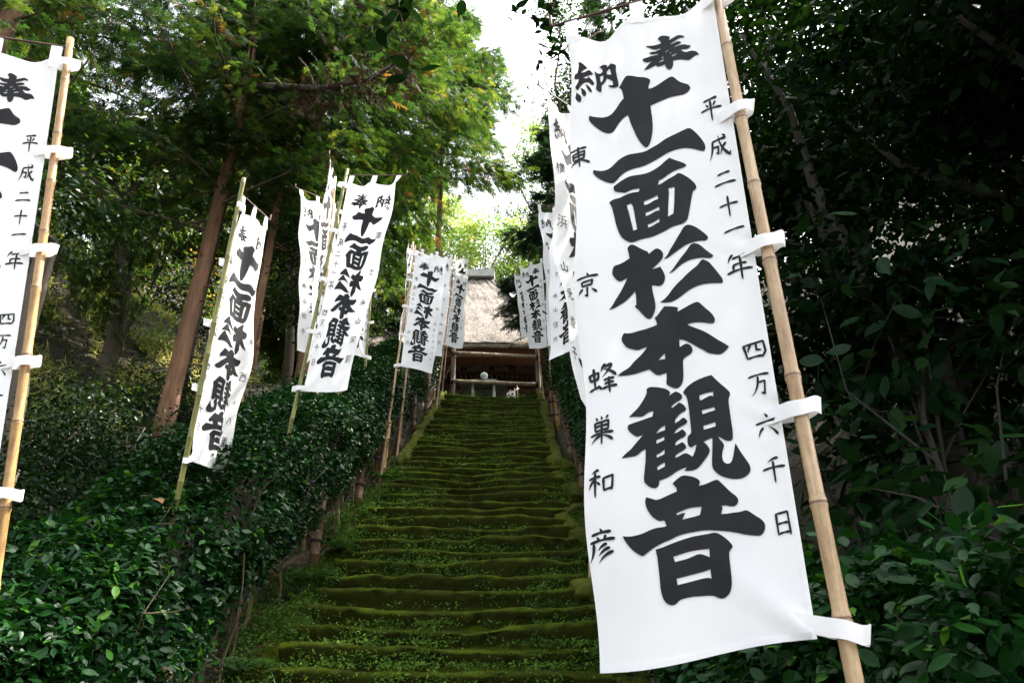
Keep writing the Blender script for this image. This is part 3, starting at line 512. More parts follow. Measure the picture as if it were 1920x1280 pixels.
# ---------------------------------------------------------------- calligraphy
GL={"ten":[[[[3351,1358],[3581,1292],[3830,1214],[3993,1214],[4300,1255],[4640,1299],[5052,1321],[5319,1359],[5428,1408],[5370,1460],[5269,1520],[5264,1579],[5526,1576],[5877,1550],[6301,1508],[6654,1471],[6810,1471],[6945,1508],[7121,1581],[7303,1631],[7683,1683],[7769,1717],[7828,1785],[7654,1841],[7371,1888],[6972,1889],[6506,1886],[6100,1895],[5692,1905],[5381,1923],[5274,1938],[5296,2037],[5314,2192],[5299,2363],[5226,2506],[5083,2643],[4921,2735],[4769,2754],[4625,2722],[4451,2635],[4258,2493],[4101,2330],[3970,2190],[3899,2075],[3846,2016],[3603,2018],[3317,2049],[3097,2097],[2871,2166],[2656,2188],[2382,2166],[1978,2084],[1576,1963],[1241,1840],[1295,1746],[1470,1774],[1824,1794],[2247,1817],[2675,1808],[2968,1765],[3228,1708],[3452,1659],[3633,1640],[3618,1560],[3570,1475],[3483,1399]]]],"one":[[[[1307,2906],[1359,2891],[1663,2922],[2005,2927],[2353,2901],[2637,2850],[2920,2805],[3197,2785],[3601,2788],[3997,2815],[4458,2834],[4795,2819],[5072,2778],[5412,2748],[5686,2716],[5960,2681],[6359,2661],[6761,2631],[7097,2599],[7332,2576],[7491,2581],[7664,2631],[7882,2722],[8090,2832],[8208,2924],[8232,2987],[8192,3035],[8089,3057],[7880,3031],[7583,2987],[7277,2958],[6902,2937],[6451,2942],[5994,2953],[5591,2994],[5186,3034],[4848,3069],[4510,3099],[4114,3101],[3654,3087],[3252,3091],[2976,3122],[2728,3174],[2516,3215],[2283,3202],[1957,3148],[1629,3084],[1404,3010],[1291,2956]]]],"men":[[[[2467,3282],[2744,3246],[3152,3216],[3553,3211],[4073,3240],[4463,3253],[4794,3237],[5131,3202],[5468,3163],[5746,3108],[5950,3079],[6085,3063],[6232,3100],[6500,3156],[6798,3209],[6971,3252],[7006,3275],[6921,3298],[6664,3309],[6310,3322],[5915,3357],[5578,3406],[5282,3429],[5283,3463],[5212,3503],[5418,3498],[5686,3463],[5949,3439],[6209,3423],[6378,3396],[6496,3385],[6716,3422],[7000,3498],[7274,3591],[7387,3648],[7413,3705],[7340,3732],[7225,3743],[7138,3804],[7014,3928],[6883,4070],[6755,4192],[6674,4242],[6508,4277],[6258,4291],[5890,4289],[5636,4309],[5315,4342],[4998,4363],[4679,4386],[4427,4393],[4051,4390],[3670,4399],[3415,4403],[3232,4378],[2901,4300],[2728,4224],[2590,4130],[2462,3989],[2369,3830],[2271,3688],[2188,3613],[2102,3582],[2272,3541],[2508,3528],[2804,3539],[3138,3524],[3532,3526],[4046,3555],[4130,3493],[3872,3482],[3548,3468],[3315,3477],[3150,3479],[2960,3446],[2702,3413],[2459,3370]],[[5792,3614],[5951,3610],[6176,3617],[6167,3675],[6066,3898],[5955,4079],[5776,4095],[5622,4107],[5698,3929],[5815,3707],[5823,3649]],[[3217,3719],[3493,3715],[3597,3761],[3660,3881],[3712,4037],[3777,4207],[3534,4209],[3449,4057],[3337,3878]],[[4292,3748],[4638,3729],[4966,3704],[5133,3683],[5151,3760],[4913,3768],[4680,3799],[4482,3818],[4290,3816]],[[4323,3960],[4635,3939],[4960,3915],[5158,3891],[5165,3963],[4945,3961],[4713,3992],[4355,4021]],[[4403,4169],[4693,4151],[4920,4129],[5118,4100],[5096,4166],[4871,4182],[4641,4213],[4431,4223]]]],"sugi":[[[[6417,4353],[6612,4321],[6819,4335],[7075,4377],[7317,4443],[7581,4524],[7695,4577],[7662,4611],[7536,4629],[7274,4617],[6853,4624],[6484,4645],[6231,4676],[5913,4718],[5595,4759],[5401,4791],[5157,4793],[5354,4753],[5535,4675],[5778,4592],[6026,4500],[6238,4423]]],[[[6667,4669],[6815,4643],[7020,4654],[7214,4688],[7393,4754],[7626,4828],[7809,4878],[7827,4903],[7731,4922],[7555,4923],[7271,4901],[6860,4895],[6440,4908],[6127,4944],[5874,4980],[5647,5027],[5345,5048],[5569,4996],[5838,4917],[6109,4837],[6442,4753]]],[[[7122,4947],[7259,4930],[7559,4981],[7680,5036],[7871,5126],[8057,5224],[8156,5281],[8167,5333],[8085,5349],[7835,5334],[7438,5320],[7033,5320],[6616,5345],[6251,5382],[5875,5443],[5568,5478],[5208,5492],[4714,5462],[4996,5424],[5223,5370],[5390,5320],[5717,5238],[6035,5181],[6357,5115],[6675,5058],[6962,5007]]],[[[3108,4480],[3213,4446],[3375,4433],[3558,4460],[3821,4526],[4115,4591],[4321,4626],[4339,4669],[4538,4628],[4732,4601],[4855,4601],[5029,4634],[5143,4694],[5146,4739],[5047,4795],[4835,4843],[4605,4890],[4456,4916],[4688,4919],[4906,4903],[5035,4970],[5126,5055],[5123,5115],[5037,5170],[4893,5204],[4742,5207],[4539,5183],[4372,5172],[4378,5267],[4427,5372],[4465,5476],[4425,5557],[4322,5618],[4166,5675],[4045,5682],[3902,5660],[3741,5601],[3526,5513],[3349,5457],[3319,5433],[3418,5427],[3442,5347],[3443,5279],[3422,5206],[3270,5243],[3042,5289],[2783,5334],[2466,5366],[2178,5400],[1896,5413],[2097,5353],[2271,5278],[2442,5219],[2647,5145],[2859,5054],[3039,4963],[2816,4981],[2624,4995],[2473,4974],[2299,4914],[2187,4854],[2183,4818],[2223,4758],[2316,4715],[2571,4713],[2828,4697],[3218,4656],[3203,4595],[3158,4529]]]],"hon":[[[[4329,5685],[4500,5653],[4699,5594],[4909,5536],[5187,5552],[5473,5575],[5640,5596],[5604,5660],[5857,5639],[6219,5606],[6518,5582],[6740,5576],[6876,5621],[7100,5700],[7348,5780],[7461,5844],[7487,5886],[7442,5923],[7334,5938],[7116,5920],[6790,5890],[6455,5874],[6169,5873],[6037,5887],[6207,5921],[6527,5975],[6844,6028],[7150,6098],[7500,6186],[7850,6264],[8016,6308],[7803,6362],[7625,6391],[7485,6397],[7245,6381],[6951,6358],[6725,6302],[6416,6238],[6159,6177],[5897,6122],[5711,6088],[5528,6073],[5497,6124],[5501,6187],[5681,6166],[5857,6153],[6018,6177],[6116,6214],[6161,6256],[6123,6293],[6046,6315],[5811,6338],[5585,6368],[5561,6472],[5531,6577],[5485,6666],[5382,6714],[5258,6745],[5085,6759],[4870,6733],[4659,6692],[4567,6664],[4627,6591],[4650,6511],[4377,6524],[4175,6529],[4013,6498],[3881,6460],[3750,6417],[3426,6428],[3012,6445],[2542,6444],[1954,6425],[2264,6375],[2628,6344],[2883,6282],[3133,6232],[3382,6190],[3572,6145],[3779,6086],[3529,6095],[3228,6110],[2941,6076],[2653,6039],[2490,5974],[2388,5903],[2462,5850],[2563,5811],[2949,5836],[3312,5827],[3732,5823],[4092,5811],[4424,5792],[4412,5739],[4365,5703]],[[4669,6232],[4658,6311],[4451,6311],[4294,6314],[4464,6272]]]],"kan":[[[[3488,6697],[3640,6670],[3923,6681],[4201,6703],[4477,6728],[4662,6763],[4744,6801],[4696,6824],[4604,6847],[4781,6823],[4988,6794],[5149,6812],[5302,6849],[5348,6887],[5274,6922],[5073,6937],[4899,6958],[4718,6993],[4767,7013],[4942,6990],[5133,6955],[5307,6978],[5428,7021],[5483,7065],[5403,7086],[5176,7104],[4997,7139],[4856,7176],[4832,7225],[5026,7206],[5261,7166],[5417,7188],[5480,7235],[5389,7259],[5163,7277],[4935,7302],[4790,7338],[4782,7359],[4974,7344],[5175,7318],[5299,7348],[5365,7386],[5298,7419],[5074,7437],[4876,7456],[4775,7479],[4760,7518],[4911,7507],[5109,7485],[5233,7514],[5307,7560],[5232,7584],[5007,7609],[4811,7628],[4710,7651],[4722,7675],[4906,7660],[5186,7632],[5342,7645],[5562,7697],[5644,7666],[5727,7621],[5821,7549],[5701,7553],[5584,7577],[5456,7564],[5389,7529],[5382,7479],[5412,7431],[5519,7408],[5618,7391],[5621,7292],[5623,7191],[5616,7074],[5603,6971],[5562,6892],[5464,6860],[5410,6828],[5551,6783],[5819,6736],[6166,6702],[6561,6680],[6951,6668],[7137,6738],[7371,6817],[7607,6889],[7742,6940],[7751,6977],[7649,7023],[7618,7087],[7622,7189],[7631,7332],[7643,7445],[7617,7542],[7549,7574],[7354,7578],[7184,7552],[7041,7522],[6921,7498],[6935,7524],[7070,7572],[7153,7617],[7108,7657],[7016,7708],[6968,7788],[7047,7839],[7215,7867],[7376,7854],[7490,7798],[7587,7707],[7688,7618],[7795,7682],[7912,7756],[8074,7838],[8213,7912],[8250,7967],[8186,8011],[8043,8044],[7804,8067],[7450,8065],[7107,8036],[6770,7988],[6541,7924],[6453,7866],[6487,7779],[6563,7646],[6628,7502],[6411,7513],[6163,7534],[6306,7571],[6415,7625],[6441,7661],[6321,7717],[6114,7770],[5907,7822],[5734,7855],[5517,7870],[5097,7857],[5248,7813],[5004,7823],[4728,7845],[4444,7887],[4164,7916],[3833,7935],[3815,7989],[3697,8018],[3534,8017],[3352,7996],[3201,7956],[3077,7917],[3142,7797],[3223,7662],[3263,7502],[3062,7521],[2795,7573],[2515,7572],[1996,7573],[2220,7519],[2484,7481],[2667,7433],[2881,7378],[3183,7309],[2983,7318],[2841,7322],[2652,7289],[2440,7235],[2350,7187],[2409,7142],[2756,7126],[3160,7109],[3505,7092],[3705,7087],[3778,7017],[3646,7007],[3441,7027],[3232,7061],[3005,7057],[2781,7042],[2449,7038],[2681,6990],[2955,6937],[3175,6873],[3367,6807],[3515,6739]],[[3839,7322],[4039,7259],[4328,7227],[4304,7294],[4079,7305]],[[3822,7407],[4049,7392],[4247,7377],[4230,7426],[4033,7438],[3833,7457]],[[3784,7600],[4012,7578],[4215,7545],[4194,7604],[3996,7623],[3799,7638]],[[3786,7756],[3986,7730],[4184,7708],[4164,7765],[3967,7784],[3782,7801]],[[6213,6916],[6466,6900],[6930,6895],[6915,6964],[6800,6943],[6605,6955],[6406,6975],[6226,6988]],[[6251,7120],[6562,7114],[6905,7104],[6921,7151],[6622,7160],[6281,7175]],[[6254,7325],[6553,7315],[6868,7303],[6851,7362],[6554,7372],[6257,7379]]]],"on":[[[[4470,7990],[4603,7962],[4802,7930],[4997,7908],[5281,7927],[5534,7954],[5730,7990],[5808,8027],[5722,8070],[5956,8069],[6223,8054],[6436,8040],[6621,8032],[6759,8068],[6957,8136],[7175,8211],[7422,8273],[7486,8315],[7446,8355],[7343,8380],[7189,8387],[7020,8373],[6851,8356],[6674,8355],[6722,8393],[6603,8453],[6902,8461],[7203,8460],[7501,8464],[7781,8451],[7938,8481],[8201,8543],[8420,8590],[8529,8638],[8535,8688],[8430,8746],[8268,8777],[7986,8760],[7608,8736],[7280,8703],[6899,8671],[6463,8644],[5970,8618],[5568,8609],[5157,8612],[4795,8617],[4426,8635],[4156,8662],[3836,8682],[3513,8708],[3185,8746],[2909,8786],[2743,8811],[2590,8793],[2339,8743],[2118,8675],[1950,8605],[1848,8540],[2125,8558],[2447,8560],[2825,8548],[3153,8522],[3478,8502],[3846,8506],[3996,8499],[3967,8463],[3903,8422],[3714,8432],[3513,8400],[3317,8347],[3155,8268],[3074,8186],[3104,8140],[3166,8116],[3437,8147],[3644,8173],[3973,8149],[4303,8123],[4632,8097],[4647,8057],[4552,8027]],[[4515,8362],[4800,8341],[5069,8322],[5382,8319],[5741,8327],[5696,8371],[5623,8422],[5334,8434],[5021,8440],[4769,8447],[4852,8408],[4946,8369],[4762,8372],[4547,8387]]],[[[3367,8753],[3711,8740],[4084,8716],[4402,8697],[4770,8679],[5187,8664],[5596,8661],[5952,8659],[6266,8655],[6489,8695],[6713,8747],[6884,8804],[6963,8844],[6912,8866],[6781,8892],[6737,8952],[6739,9049],[6740,9145],[6732,9240],[6683,9309],[6584,9365],[6395,9405],[6196,9416],[6034,9399],[5900,9374],[5760,9358],[5348,9346],[4907,9335],[4508,9335],[4202,9349],[4063,9386],[3834,9392],[3641,9366],[3504,9326],[3426,9258],[3400,9185],[3412,9076],[3414,8966],[3411,8854]],[[4159,8863],[4499,8847],[4863,8830],[5272,8826],[5874,8833],[5855,8931],[5644,8899],[5379,8871],[5092,8891],[4728,8912],[4212,8927]],[[4192,9113],[4652,9101],[5059,9091],[5464,9081],[5819,9066],[5820,9172],[5655,9154],[5331,9157],[4876,9169],[4215,9185]]]],"ho":[[[[6159,557],[6282,518],[6420,501],[6677,521],[6954,567],[6896,645],[7080,617],[7314,571],[7496,548],[7707,563],[7847,592],[7859,616],[7771,623],[7601,614],[7418,642],[7229,684],[7043,720],[6939,743],[6964,760],[7169,732],[7375,698],[7524,705],[7634,734],[7547,760],[7367,780],[7159,818],[7195,836],[7356,809],[7577,793],[7814,790],[7952,821],[8195,852],[8117,889],[7959,911],[7749,903],[7560,896],[7570,927],[7725,966],[7889,982],[8062,973],[8229,979],[8426,1015],[8553,1064],[8632,1125],[8431,1107],[8302,1113],[8166,1137],[7986,1167],[7779,1155],[7579,1127],[7327,1118],[6981,1130],[6976,1203],[6909,1269],[6812,1304],[6682,1309],[6565,1278],[6477,1223],[6463,1163],[6323,1172],[6105,1177],[5961,1157],[5845,1114],[5643,1132],[5373,1159],[5063,1172],[5259,1105],[5451,1049],[5696,993],[5462,1013],[5286,1015],[5099,980],[5033,952],[5095,920],[5363,907],[5676,891],[6064,909],[6087,882],[5902,871],[5685,862],[5582,841],[5525,815],[5616,804],[5876,817],[6096,814],[6272,809],[6281,783],[6106,782],[5890,774],[5725,739],[5517,697],[5370,671],[5399,648],[5660,665],[6008,682],[6338,680],[6333,629],[6260,585]],[[6547,898],[6685,873],[6819,863],[6790,883],[6675,902],[6562,917]],[[6811,945],[6992,921],[6963,944],[6847,966]],[[6913,1021],[7074,991],[7252,975],[7287,996],[7129,1019],[6949,1042]],[[6245,1018],[6391,972],[6407,1026]],[[6027,1087],[6189,1057],[6408,1048],[6418,1081],[6221,1090]]]],"no":[[[[595,595],[714,591],[851,621],[1029,682],[1215,747],[1087,756],[895,784],[758,817],[784,830],[933,832],[1124,812],[1292,784],[1404,806],[1555,872],[1482,891],[1295,894],[1153,911],[1331,957],[1527,1018],[1617,1078],[1579,1107],[1441,1107],[1355,1077],[1291,1047],[1084,1039],[896,1053],[704,1088],[580,1136],[469,1163],[372,1126],[288,1067],[384,1049],[532,999],[589,937],[404,917],[228,899],[249,855],[303,808],[468,807],[548,746],[632,663]],[[890,948],[1059,918],[1199,915],[1218,962],[1027,965]]],[[[1062,1086],[1210,1113],[1360,1173],[1471,1241],[1421,1263],[1279,1239],[1161,1178],[1092,1128]]],[[[718,1145],[877,1169],[1030,1218],[1103,1275],[1059,1315],[986,1338],[853,1305],[770,1255],[755,1202]]],[[[399,1197],[540,1243],[694,1292],[777,1350],[745,1405],[605,1418],[472,1382],[307,1310],[354,1249]]],[[[1973,701],[2105,665],[2273,639],[2454,658],[2555,678],[2531,725],[2628,704],[2795,674],[2948,710],[3116,770],[3239,827],[3173,873],[3183,963],[3244,1087],[3325,1211],[3326,1299],[3257,1307],[2995,1277],[2738,1226],[2520,1149],[2749,1176],[2915,1198],[2904,1131],[2879,1102],[2733,1049],[2453,976],[2373,1033],[2224,1086],[2082,1115],[2078,1176],[2076,1249],[1982,1267],[1785,1224],[1704,1173],[1766,1091],[1741,985],[1701,907],[1636,811],[1815,842],[1951,857],[2164,828],[2188,778],[2158,745],[2072,715]],[[2466,855],[2512,814],[2703,779],[2778,853],[2802,944],[2672,915],[2494,895]],[[1985,917],[2220,890],[2213,967],[2147,1020],[2058,1054],[2006,993]]]]}
def smooth_poly(P):
    P = np.array(P, float) / 10000.0; n = len(P); out = []
    for i in range(n):
        a, b, c = P[i - 1], P[i], P[(i + 1) % n]
        s = np.array([.585, 2.34])
        d1 = (b - a) * s; d2 = (c - b) * s
        ang = abs(math.atan2(d1[0] * d2[1] - d1[1] * d2[0], d1 @ d2))
        if ang > 1.05: out.append(b)
        else: out.append(b * .72 + a * .28 if ang > .12 else b); 
        if ang <= 1.05 and ang > .12: out.append(b * .72 + c * .28)
    return out
def flat_cut(V, F, du=.05, dv=.016):
    bm = bmesh.new(); vs_ = [bm.verts.new((q[0], q[1], 0)) for q in V]
    for f in F:
        try: bm.faces.new([vs_[i] for i in f])
        except ValueError: pass
    lo = np.min(V, 0); hi = np.max(V, 0)
    for ax, st in ((0, du), (1, dv)):
        c = math.ceil(lo[ax] / st) * st
        while c < hi[ax]:
            no = (1, 0, 0) if ax == 0 else (0, 1, 0)
            bmesh.ops.bisect_plane(bm, geom=bm.verts[:] + bm.edges[:] + bm.faces[:], dist=1e-7, plane_co=(c, 0, 0) if ax == 0 else (0, c, 0), plane_no=no)
            c += st
    bmesh.ops.triangulate(bm, faces=bm.faces[:])
    bm.verts.index_update()
    V2 = np.array([v.co[:2] for v in bm.verts]); F2 = np.array([[v.index for v in f.verts] for f in bm.faces]); bm.free()
    return V2, F2
def poly_flat(polys):
    Vs, Fs, n = [], [], 0
    for loops in polys:
        L = [smooth_poly(l) for l in loops]
        tri = tessellate_polygon([[Vector((p[0], p[1] * 4, 0)) for p in l] for l in L])
        V = np.array([p for l in L for p in l]); V2, F2 = flat_cut(V, tri)
        Vs.append(V2); Fs.append(F2 + n); n += len(V2)
    return np.concatenate(Vs), np.concatenate(Fs)
BIG = {k: poly_flat(v) for k, v in GL.items()}
# brush strokes of the small characters: kind then points in a 100 x 100 square
ST = {
'平': 'h 22,15 80,10;d 30,26 40,42;p 72,24 60,42;h 8,55 94,50;v 50,14 50,98',
'成': 'p 28,25 24,60 10,95;h 26,26 84,20;t 30,48 50,47 47,75 38,70;n 55,5 64,52 94,92;h 93,92 95,76;p 82,38 56,82;d 70,4 83,14',
'二': 'h 25,28 76,22;h 8,72 94,66', '十': 'h 10,48 92,42;v 50,5 50,97', '一': 'h 8,53 94,45',
'年': 'p 32,4 12,36;h 28,20 82,15;h 28,45 78,41;v 30,44 28,68;h 5,71 96,64;v 56,18 56,98',
'四': 'v 14,25 24,82;t 16,28 84,20 88,60 74,82;p 40,28 28,58;t 58,26 58,50 74,52;h 24,80 76,75',
'万': 'h 8,18 92,12;t 45,42 72,38 66,88 52,82;p 46,16 38,60 12,92',
'六': 'd 46,4 57,20;h 8,41 94,34;p 36,55 14,92;n 60,55 88,90', '千': 'p 72,8 30,22;h 8,48 94,42;v 50,18 50,98',
'日': 'v 26,12 26,92;t 28,14 72,10 74,94;h 28,52 70,48;h 28,86 73,82',
'東': 'h 15,20 85,14;v 26,32 27,66;t 26,34 76,28 70,64;h 28,48 72,44;h 28,64 70,61;v 50,3 50,97;p 48,66 10,90;n 52,66 94,86',
'京': 'd 48,3 55,15;h 10,25 92,18;v 30,36 32,56;t 30,38 70,33 66,54;h 32,54 66,51;t 50,56 50,92 40,86;p 34,64 18,84;d 66,64 86,82',
'蜂': 'v 8,30 10,54;t 8,33 40,28 36,52;h 10,52 36,49;v 24,12 24,80;h 4,84 42,74;d 36,68 46,84;p 66,3 48,28;p 62,14 84,10 50,46;n 58,18 98,46;h 54,56 90,52;h 56,68 88,65;h 48,82 98,78;v 72,46 72,99',
'巣': 'd 28,4 34,16;d 48,2 52,14;p 76,3 66,16;v 24,22 26,54;t 24,24 76,20 74,52;h 26,38 74,35;h 26,53 74,50;h 8,66 94,61;v 50,22 50,98;p 48,66 12,92;n 52,66 92,88',
'和': 'p 42,6 16,16;h 6,34 48,28;v 28,12 28,96;p 27,36 6,68;d 32,42 46,56;v 58,34 60,80;t 58,36 92,30 88,78;h 60,76 88,72',
'彦': 'd 48,2 53,13;h 20,20 82,15;d 36,25 42,36;p 66,24 56,38;h 14,42 92,37;p 24,44 20,70 6,96;p 66,48 36,64;p 74,60 36,80;p 84,72 34,99',
'山': 'v 50,10 50,84;v 18,40 22,86;h 20,86 82,80;v 80,36 80,90', '子': 't 24,14 72,10 50,40;t 50,38 54,92 40,84;h 8,54 94,48',
'士': 'h 14,40 86,35;v 50,6 50,88;h 26,90 76,86', '八': 'p 38,20 30,60 8,88;n 56,18 70,60 94,86', '元': 'h 26,16 76,12;h 8,42 92,36;p 38,42 34,74 8,94;t 60,40 58,84 92,82;v 92,82 92,66',
'米': 'd 26,12 36,30;p 74,10 62,30;h 8,48 92,43;v 50,4 50,97;p 48,48 12,86;n 52,48 92,84', '旦': 'v 26,10 27,64;t 26,12 72,8 72,64;h 28,38 70,35;h 28,62 72,60;h 8,92 94,86',
}
PROF = {'h': ([0, .12, .5, .88, 1], [.55, 1.0, .62, 1.15, .6]), 'v': ([0, .12, .6, .88, 1], [.6, 1.2, .85, .8, .2]), 'p': ([0, .15, .6, 1], [.6, 1.15, .75, .12]),
        'n': ([0, .3, .8, .92, 1], [.3, .7, 1.3, 1.0, .15]), 'd': ([0, .5, .85, 1], [.25, .95, 1.15, .4]), 't': ([0, .1, .5, .9, 1], [.6, .95, .8, 1.0, .35])}
FLATC = {}
def stroke_flat(ch):
    if ch in FLATC: return FLATC[ch]
    V, F, n = [], [], 0
    for s in ST[ch].split(';'):
        k, *pp = s.split(' '); P = np.array([[float(q) for q in a.split(',')] for a in pp])
        if k in 'hpn' and len(P) == 2:
            d = P[1] - P[0]; mid_ = P.mean(0) + np.array([d[1], -d[0]]) * (.05 if k == 'h' else (-.10 if k == 'p' else .08)); P = np.stack([P[0], mid_, P[1]])
        seg = np.concatenate([[0], np.cumsum(np.linalg.norm(np.diff(P, axis=0), axis=1))]); L = seg[-1]
        m_ = max(6, int(L / 6)); q = np.linspace(0, L, m_)
        if k in 'hpn' and len(P) == 3:
            u = q[:, None] / L; C = 2 * P[1] - (P[0] + P[2]) / 2; pts = P[0] * (1 - u) ** 2 + 2 * C * u * (1 - u) + P[2] * u * u
        else:
            q = np.unique(np.concatenate([q, seg])); pts = np.stack([np.interp(q, seg, P[:, 0]), np.interp(q, seg, P[:, 1])], -1)
        tt = np.concatenate([[0], np.cumsum(np.linalg.norm(np.diff(pts, axis=0), axis=1))]); tt /= tt[-1]
        w = np.interp(tt, *PROF[k]) * 4.6 * (1 if L > 22 else .9)
        d = np.gradient(pts, axis=0); d /= np.linalg.norm(d, axis=1)[:, None]; nn = np.stack([-d[:, 1], d[:, 0]], -1)
        if k == 'h': nn = nn * .8 + np.array([-.2, .6]) * .35
        V.append(pts + nn * w[:, None]); V.append(pts - nn * w[:, None]); m_ = len(pts); i = np.arange(m_ - 1)
        F.append(np.concatenate([np.stack([i, i + 1, i + m_ + 1], 1), np.stack([i, i + m_ + 1, i + m_], 1)]) + n); n += 2 * m_
    FLATC[ch] = (np.concatenate(V) / 100 - .5, np.concatenate(F)); return FLATC[ch]
def font_flat(ch):
    if ch in FLATC: return FLATC[ch]
    c = bpy.data.curves.new('letter', 'FONT'); c.body = ch; c.resolution_u = 2; c.offset = -.006
    o = bpy.data.objects.new('letter', c); COL.objects.link(o)
    dg = bpy.context.evaluated_depsgraph_get(); me = o.evaluated_get(dg).to_mesh()
    V = np.array([v.co[:2] for v in me.vertices]).reshape(-1, 2); T = []
    for pl in me.polygons:
        vv = list(pl.vertices); T += [(vv[0], vv[i], vv[i + 1]) for i in range(1, len(vv) - 1)]
    bpy.data.objects.remove(o); bpy.data.curves.remove(c)
    if len(V) == 0: FLATC[ch] = (np.zeros((0, 2)), np.zeros((0, 3), int)); return FLATC[ch]
    V = (V - (V.max(0) + V.min(0)) / 2) / max(np.ptp(V[:, 0]), np.ptp(V[:, 1]), .3); V[:, 1] *= -1
    FLATC[ch] = (V * .96, np.array(T)); return FLATC[ch]
def small(ch, u, v, w, h):
    V, F = stroke_flat(ch) if ch in ST else font_flat(ch)
    return np.stack([u + V[:, 0] * w / .585, v + V[:, 1] * h / 2.34], -1), F
DATE = [('平', .886, .2296, .084, .112), ('成', .896, .3056, .084, .11), ('二', .902, .3656, .082, .098), ('十', .904, .4131, .074, .093), ('一', .913, .455, .076, .09), ('年', .912, .5139, .087, .105),
        ('四', .923, .6427, .084, .086), ('万', .924, .6908, .071, .08), ('六', .929, .7463, .072, .08), ('千', .93, .8027, .071, .08), ('日', .935, .8673, .066, .076)]
def name_col(s, v0, v1, u=.085, sz=.085):
    """characters spread down the name column; a space leaves a gap"""
    ch = list(s); k = len(ch); return [(c, u, v0 + (v1 - v0) * i / max(1, k - 1), sz, sz) for i, c in enumerate(ch) if c != ' ']
def lettering(extra):
    Vs, Fs, n = [], [], 0
    for V, F in list(BIG.values()) + [small(*e) for e in extra]:
        if len(F): Vs.append(V); Fs.append(F + n); n += len(V)
    return np.concatenate(Vs), np.concatenate(Fs)

# ---------------------------------------------------------------- banners
BAN = {"B1":[[0.228,2.106,3.97],[0.783,1.903,3.961],[0.778,1.962,1.654],[0.228,2.165,1.593],[0.797,1.898,3.949],[0.849,1.938,1.574]],"B2":[[-2.979,2.586,4.504],[-2.429,2.772,4.575],[-2.196,2.995,2.259],[-2.746,2.809,2.187],[-2.407,2.774,4.68],[-2.162,3.002,2.336]],"B3":[[-2.455,5.25,5.482],[-2.409,5.756,5.605],[-2.564,6.256,3.295],[-2.616,5.631,3.196],[-2.445,5.175,5.663],[-2.662,5.627,2.64]],"B4":[[-1.9,6.632,6.829],[-1.263,6.397,6.642],[-1.671,6.698,4.263],[-2.178,6.891,4.317],[-1.942,6.639,6.983],[-2.292,6.962,3.871]],"B5":[[-3.14,8.506,8.104],[-2.726,8.946,8.179],[-2.477,9.153,5.745],[-2.897,8.706,5.668],[-2.695,8.981,8.276],[-2.404,9.214,5.084]],"B6":[[-2.603,8.0,8.221],[-2.633,8.45,8.266],[-2.646,8.7,5.697],[-2.639,8.25,5.212],[-2.639,8.47,8.352],[-2.581,8.8,4.658]],"B14":[[-2.832,10.13,8.741],[-2.431,10.542,8.919],[-2.455,10.861,6.528],[-2.813,10.479,6.468],[-2.422,10.505,9.24],[-2.455,10.961,5.838]],"B7":[[-1.827,11.372,8.927],[-1.243,11.529,8.884],[-1.39,11.489,6.558],[-1.944,11.34,6.584],[-1.845,11.367,9.068],[-2.116,11.293,4.656]],"B7b":[[-1.893,12.53,9.718],[-1.258,12.686,9.686],[-1.362,12.586,7.365],[-1.939,12.445,7.391],[-1.924,12.528,9.875],[-2.017,12.411,6.927]],"B7c":[[-2.182,12.6,9.923],[-2.157,13.1,10.145],[-2.224,13.15,7.903],[-2.221,12.65,7.767],[-2.182,13.12,10.325],[-2.229,13.2,7.386]],"B8":[[-1.537,16.414,11.586],[-1.207,16.672,11.591],[-1.306,16.734,9.495],[-1.721,16.413,9.434],[-1.581,16.372,11.694],[-1.745,16.397,9.395]],"B8b":[[-1.683,18.298,13.229],[-1.269,17.919,13.062],[-1.405,18.235,10.614],[-1.841,18.635,10.778],[-1.74,18.34,13.39],[-1.905,18.704,10.672]],"B9":[[0.236,3.808,5.323],[0.642,4.329,5.512],[0.681,4.37,3.046],[0.369,3.971,3.09],[0.686,4.386,5.598],[0.953,4.718,2.811]],"B10":[[0.583,8.387,7.69],[1.085,8.039,7.67],[0.928,7.978,5.352],[0.446,8.312,5.352],[1.138,8.008,7.757],[0.97,7.921,4.982]],"B11":[[0.435,9.483,8.567],[0.997,9.744,8.65],[1.038,9.909,6.291],[0.565,9.689,6.248],[1.065,9.771,8.725],[1.087,9.937,6.213]],"B12":[[0.207,15.726,11.311],[0.778,15.45,11.363],[0.851,15.518,8.961],[0.418,15.724,9.016],[0.846,15.415,11.421],[0.899,15.501,8.824]],"B13":[[0.078,17.935,12.424],[0.466,17.73,12.445],[0.683,17.704,10.383],[0.27,17.92,10.39],[0.513,17.703,12.519],[0.709,17.699,10.182]],"B15":[[-0.23,23.783,11.101],[0.115,23.626,11.161],[0.223,23.579,9.701],[-0.112,23.732,9.676],[0.182,23.595,11.272],[0.26,23.562,9.618]]}
GR = 'white votive banners along the steps'
